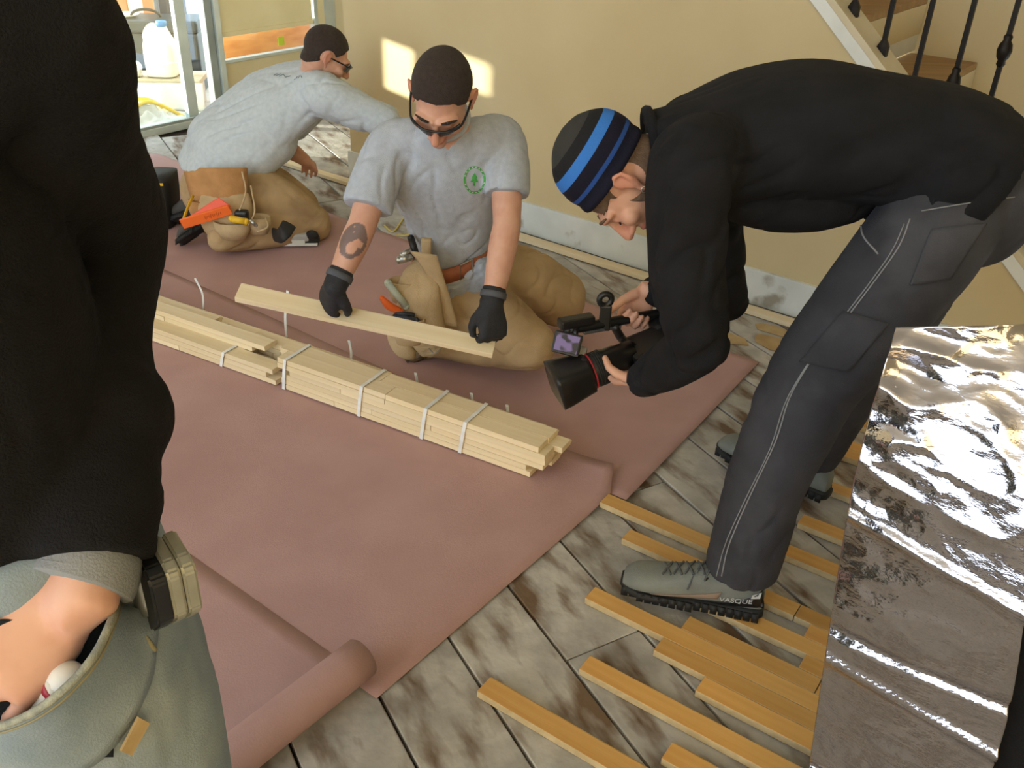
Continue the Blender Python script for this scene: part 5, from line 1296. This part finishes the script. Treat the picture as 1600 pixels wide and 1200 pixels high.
# ================================================================== FOIL SHEET
def foil():
    lb = [(P(1265, 1190, 1.02)), P(1308, 900, 1.02), P(1345, 700, 1.03), P(1400, 512, 1.06)]
    rb = [(P(1552, 1200, .86)), P(1604, 940, .86), P(1625, 700, .925), P(1655, 505, 1.01)]
    lb = [np.array([lb[0][0] + .02, lb[0][1] - .02, .0])] + lb; rb = [np.array([rb[0][0] + .01, rb[0][1] - .02, 0.])] + rb
    nu, nv = 110, 220
    Ls = spline(lb, nv + 1); Rs = spline(rb, nv + 1)
    nrm_ = nrm(np.array([-.35, -.85, .35]))
    folds_z = (.29, .53, .61, .80)
    def fn(a, b):
        j = int(round(b * nv)); p = Ls[j] * (1 - a) + Rs[j] * a
        q = Vector((p[0] * 1.0, p[1] * .5, p[2]))
        d = .022 * noise.noise(q * 4.0) + .013 * (1 - 2 * abs(noise.noise(Vector((q.x * 10 + 3, q.y * 6, q.z * 17))))) * (.2 + .8 * max(0, min(1, (b - .45) * 3)))
        d += .0045 * (1 - 2 * abs(noise.noise(Vector((q.x * 26, q.y * 9, q.z * 38 + 5))))) * (.25 + .75 * max(0, b - .55) * 2.2)
        d += .0008 * noise.noise(Vector((q.x * 90, q.y * 30, q.z * 90)))
        for k, z in enumerate(folds_z):
            zz = p[2] - z - .02 * (a - .5) * (-1) ** k; d += (.010 if k % 2 else -.010) * math.exp(-(zz / .010) ** 2)
        return p + nrm_ * d
    V, Fc = grid(fn, nu, nv, .0006)
    V[:, 2] = np.maximum(V[:, 2], .022)
    mt = bpy.data.materials.new('crinkled_foil'); mt.use_nodes = True; nt = mt.node_tree; b = nt.nodes['Principled BSDF']
    b.inputs['Metallic'].default_value = 1.0; b.inputs['Roughness'].default_value = .13; b.inputs['Base Color'].default_value = (.52, .49, .51, 1)
    tc = nt.nodes.new('ShaderNodeTexCoord'); nz = nt.nodes.new('ShaderNodeTexNoise'); nz.inputs['Scale'].default_value = 11; nz.inputs['Detail'].default_value = 5; nz.inputs['Roughness'].default_value = .6
    mp = nt.nodes.new('ShaderNodeMapping'); mp.inputs['Scale'].default_value = (1, 1, 2.2); nt.links.new(tc.outputs['Object'], mp.inputs[0]); nt.links.new(mp.outputs[0], nz.inputs['Vector'])
    bp = nt.nodes.new('ShaderNodeBump'); bp.inputs['Strength'].default_value = .35; bp.inputs['Distance'].default_value = .012
    nt.links.new(nz.outputs[0], bp.inputs['Height']); nt.links.new(bp.outputs[0], b.inputs['Normal'])
    obj('foil_sheet', (V, Fc), mt, None, True, label='crinkled silver foil sheet standing on the old hardwood strips', cat='foil sheet')
    # black cloth hanging beside the sheet
    a0, a1 = np.array([rb[0][0] + .008, rb[0][1] + .03, 0]), None
    def fc(a, b):
        z = .022 + b * .98; j = min(nv, int(round(b * nv * .93))); base = Rs[j] + np.array([.012, .028, 0])
        return np.array([base[0] + .34 * a, base[1] - .02 * a + .018 * math.sin(a * 16 + b * 2), z])
    obj('black_cloth', grid(fc, 40, 30, .006), M_black_fleece, None, True, label='black cloth hanging down beside the silver foil sheet', cat='cloth')
foil()
# yellow strap left lying beyond the paper
M_ystrap = mat('yellow_webbing', '#D9C36A', '#CDB556', rough=.7, scale=60)
ys = [F(x, y, .004) for x, y in ((600, 352), (614, 362), (628, 345), (640, 330), (652, 338), (640, 365), (618, 368))]
obj('yellow_strap', tube(spline(ys, 40), .013, 8, side=(0, 0, 1), flat=.18) if False else tube(spline(ys, 40), .004, 8), M_ystrap, None, True, label='yellow strap coiled on the subfloor behind the kneeling board holder', cat='strap')

# ================================================================== THINGS ON THE DECK OUTSIDE
DZ = -.045
def jug():
    c = P(257, 118, 6.42); z0 = c[2]; r = thing('plastic_jug', 'white plastic jug with blue cap on the plank outside', 'jug', c)
    X, Yv = np.array([.1, 0, 0]), np.array([0, .1, 0]); Z = np.array([0, 0, 1.])
    M_j = mat('white_plastic', '#E9E7DE', '#DEDBD0', rough=.35, scale=10)
    bd = loft([(c + Z * .006, X * .92, Yv * .8), (c + Z * .02, X, Yv * .9), (c + Z * .19, X, Yv * .9), (c + Z * .255, X * .75 + (.0, 0, 0), Yv * .7), (c + Z * .30 + (.03, 0, 0), X * .32, Yv * .32), (c + Z * .325 + (.03, 0, 0), X * .28, Yv * .28)], 28, 4, res=26)
    hd = limb([c + Z * .20 + (-.075, -.02, 0), c + Z * .27 + (-.07, -.02, 0), c + Z * .315 + (-.03, -.01, 0), c + Z * .30 + (.02, 0, 0)], [.022, .024, .024, .022])
    obj('jug_body', remesh(join([bd, hd]), .007, 2), M_j, r, True)
    obj('blue_cap', lathe(c + Z * .318 + (.03, 0, 0), Z, [(0, .034), (.03, .034), (.034, .030)], 20), mat('blue_cap_plastic', '#3E7FC4', rough=.4), r, True)
    return z0
zb = jug()
# plank on two blocks carries the jug
pa, pb = P(170, 125, 6.39), P(318, 117, 6.46); pa[2] = pb[2] = zb - .001
rb = thing('plank_bench', 'pale plank on blocks outside carrying the white jug', 'bench', (pa[0], pa[1], DZ))
pd = nrm(pb - pa); pn = np.cross((0, 0, 1), pd)
obj('plank', obox((pa + pb) / 2 - (0, 0, .017), (pb - pa) / 2, pn * .15, np.array([0, 0, .016]), .003), mat('weathered_plank', '#B5A88C', '#C4B89E', rough=.8, scale=9), rb)
for q in (.12, .88):
    p = pa + (pb - pa) * q; h = zb - .034 - DZ
    obj('block', obox((p[0], p[1], DZ + h / 2), pd * .05, pn * .12, np.array([0, 0, h / 2]), .004), mat('pale_block', '#CFCBC2', rough=.8), rb)
def plank_sheet():
    f0 = pa - pn * .158 - pd * .05; f1 = pb - pn * .158 + pd * .02
    def fn(a, b):
        p = f0 * (1 - a) + f1 * a; z = DZ + .004 + (zb - .02 - DZ) * b
        q = p - pn * (.05 * (1 - b) + .022 * math.sin(a * 23 + b * 2) * (1.1 - b)); return np.array([q[0], q[1], z])
    obj('drop_cloth', grid(fn, 50, 12, .004), M_sheet, None, True, label='white sheet hanging down in front of the plank outside', cat='cloth', group='drop cloths heaped outside the door')
M_sheet = cloth('white_sheet', '#DCDCDA', '#D0D0CE', scale=8)
if pn[1] < 0: pn = -pn
plank_sheet()
def toolbox():
    c = P(238, 92, 6.86); h = .11; hz = max(c[2], .35); c = np.array([c[0], c[1], 0.])
    r = thing('toolbox', 'large black toolbox with metal latch outside behind the jug', 'toolbox', (c[0], c[1], DZ))
    top = .44
    d = nrm(np.array([.95, .15, 0])); n_ = np.cross((0, 0, 1), d)
    M_tb = mat('blue_black_plastic', '#23303A', '#2B3944', rough=.4, scale=12)
    obj('box_body', obox(c + (0, 0, (DZ + top - .08) / 2), d * .36, n_ * .16, np.array([0, 0, (top - .08 - DZ) / 2]), .015), M_tb, r)
    obj('box_lid', obox(c + (0, 0, top - .035), d * .37, n_ * .165, np.array([0, 0, .04]), .018), M_tb, r)
    l = obj('latch', obox(c - n_ * .17 - d * .17 + (0, 0, top - .09), d * .03, n_ * .006, np.array([0, 0, .05]), .004), M_steel, r)
    obj('lid_handle', tube([c + (0, 0, top + .005) + d * .10 * math.cos(a) + np.array([0, 0, .05]) * math.sin(a) for a in np.linspace(0, math.pi, 12)], .010, 8), M_black, r, True)
    pl = c - d * .14 + (0, 0, top + .007)
    obj('white_plate', lathe(pl, (0, 0, 1), [(0, .04), (.002, .07), (.016, .10), (.018, .10), (.008, .07), (.006, .03)], 28), mat('white_ceramic', '#F0EFEA', rough=.3), None, True, label='white plate lying on the black toolbox lid', cat='plate')
toolbox()
def bag(px, py, Y, w, h, label):
    c = P(px, py, Y); z = zb
    v = ball((c[0], c[1], z + h * .45), np.array([w, 0, 0]), np.array([0, w * .7, 0]), np.array([0, 0, h]))
    V, Fc = remesh(v, .01, 1, folds(.02, 10, (0, 0, 1), .7, .4, px * .1)); V[:, 2] = np.maximum(V[:, 2], z + .002)
    obj('plastic_bag', (V, Fc), mat('white_film', '#E6E4DC', '#D9D6CC', rough=.4, scale=12), None, True, label=label, cat='bag')
bag(208, 116, 6.36, .07, .075, 'crumpled white plastic bag on the plank beside the jug')
def cloth_heap(px, py, w, d, h, seed, label, mtl):
    c = H(-5.46, 3.22)
    def fn(a, b):
        x, y = (a - .5) * 2, (b - .5) * 2; e = max(0, 1 - x * x) * max(0, 1 - y * y)
        z = DZ + .003 + h * e ** .6 * (.55 + .6 * abs(noise.noise(Vector((x * 2.2 + seed, y * 3.0, seed)))) + .4 * noise.noise(Vector((x * 5, y * 6, seed))))
        return np.array([c[0], c[1], 0]) + UX * x * d * .5 + VX * y * w * .5 + np.array([0, 0, max(z, DZ + .003)])
    obj('drop_cloth', grid(fn, 50, 50, .004), mtl, None, True, label=label, cat='cloth', group='drop cloths heaped outside the door')
M_dc = cloth('white_canvas', '#D9D8D4', '#CBC9C4', scale=8)
M_dc2 = cloth('pale_lilac_sheet', '#C9CAD4', '#D4D5DD', scale=8)
cloth_heap(0, 0, .60, .32, .13, 4.2, 'white canvas drop cloth heaped on the deck just outside the glass door', M_dc)
M_yc = mat('yellow_cord', '#E2C24A', '#D8B43A', rough=.6, scale=20)
def cord(pp, label, r=.012):
    q = np.array([H(u, v, DZ + z + r) for u, v, z in pp]); obj('extension_cord', tube(spline(q, 50), r, 8), M_yc, None, True, label=label, cat='cord', group='yellow cords outside the door')
cord([(-5.62, 2.92, .0), (-5.56, 3.08, .10), (-5.53, 3.22, .14), (-5.50, 3.36, .12), (-5.56, 3.52, .0)], 'yellow cord lying along the back of the white drop cloth outside')
cord([(-5.30, 2.92, .0), (-5.36, 3.10, .07), (-5.42, 3.24, .13), (-5.43, 3.36, .11), (-5.38, 3.52, .0)], 'yellow cord lying along the front of the white drop cloth outside')
# wooden framed sash standing further back and a grey post
def sash():
    b0, b1 = P(186, 30, 7.6), P(248, 44, 7.6); b0[2] = b1[2] = max(DZ, min(b0[2], b1[2])); base = b0[2]
    d = nrm(b1 - b0); L = np.linalg.norm(b1 - b0); r = thing('wooden_sash', 'orange brown wooden window sash with white glass standing on the deck', 'window sash', (b0[0], b0[1], DZ))
    n_ = np.cross((0, 0, 1), d); M_w = mat('orange_wood', '#B9794A', '#C88B5A', rough=.5, scale=9, stretch=(1, 1, .3))
    Ht = 1.2
    for x0, x1, z0, z1, nm in ((0, L, DZ, base + .11, 'bottom_rail'), (0, .09, base + .11, base + Ht, 'stile'), (L - .09, L, base + .11, base + Ht, 'stile'), (0, L, base + Ht, base + Ht + .1, 'top_rail')):
        obj(nm, obox(b0 * (1, 1, 0) + d * (x0 + x1) / 2 + (0, 0, (z0 + z1) / 2), d * (x1 - x0) / 2, n_ * .025, np.array([0, 0, (z1 - z0) / 2]), .004), M_w, r)
    obj('sash_pane', obox(b0 * (1, 1, 0) + d * L / 2 + (0, 0, base + .11 + (Ht - .11) / 2), d * (L / 2 - .09), n_ * .006, np.array([0, 0, (Ht - .11) / 2])), mat('frosted_white', '#F3F5F6', rough=.5), r)
    p = P(258, 44, 7.5); q = np.array([p[0], p[1], 0])
    obj('deck_post', obox(q + (0, 0, .9), d * .045, n_ * .045, np.array([0, 0, .9 - DZ]), .006), mat('grey_post', '#7D8084', '#6F7276', rough=.6, scale=8), None, label='grey square post standing on the deck beside the wooden sash', cat='post')
    p = P(276, 60, 7.25); q = np.array([p[0], p[1], 0])
    obj('speaker_case', obox(q + (0, 0, .45), d * .07, n_ * .12, np.array([0, 0, .45 - DZ]), .02), mat('dark_navy_case', '#2A2E40', '#343950', rough=.5, scale=8), None, label='tall dark navy case standing on the deck behind the jug', cat='case')
sash()
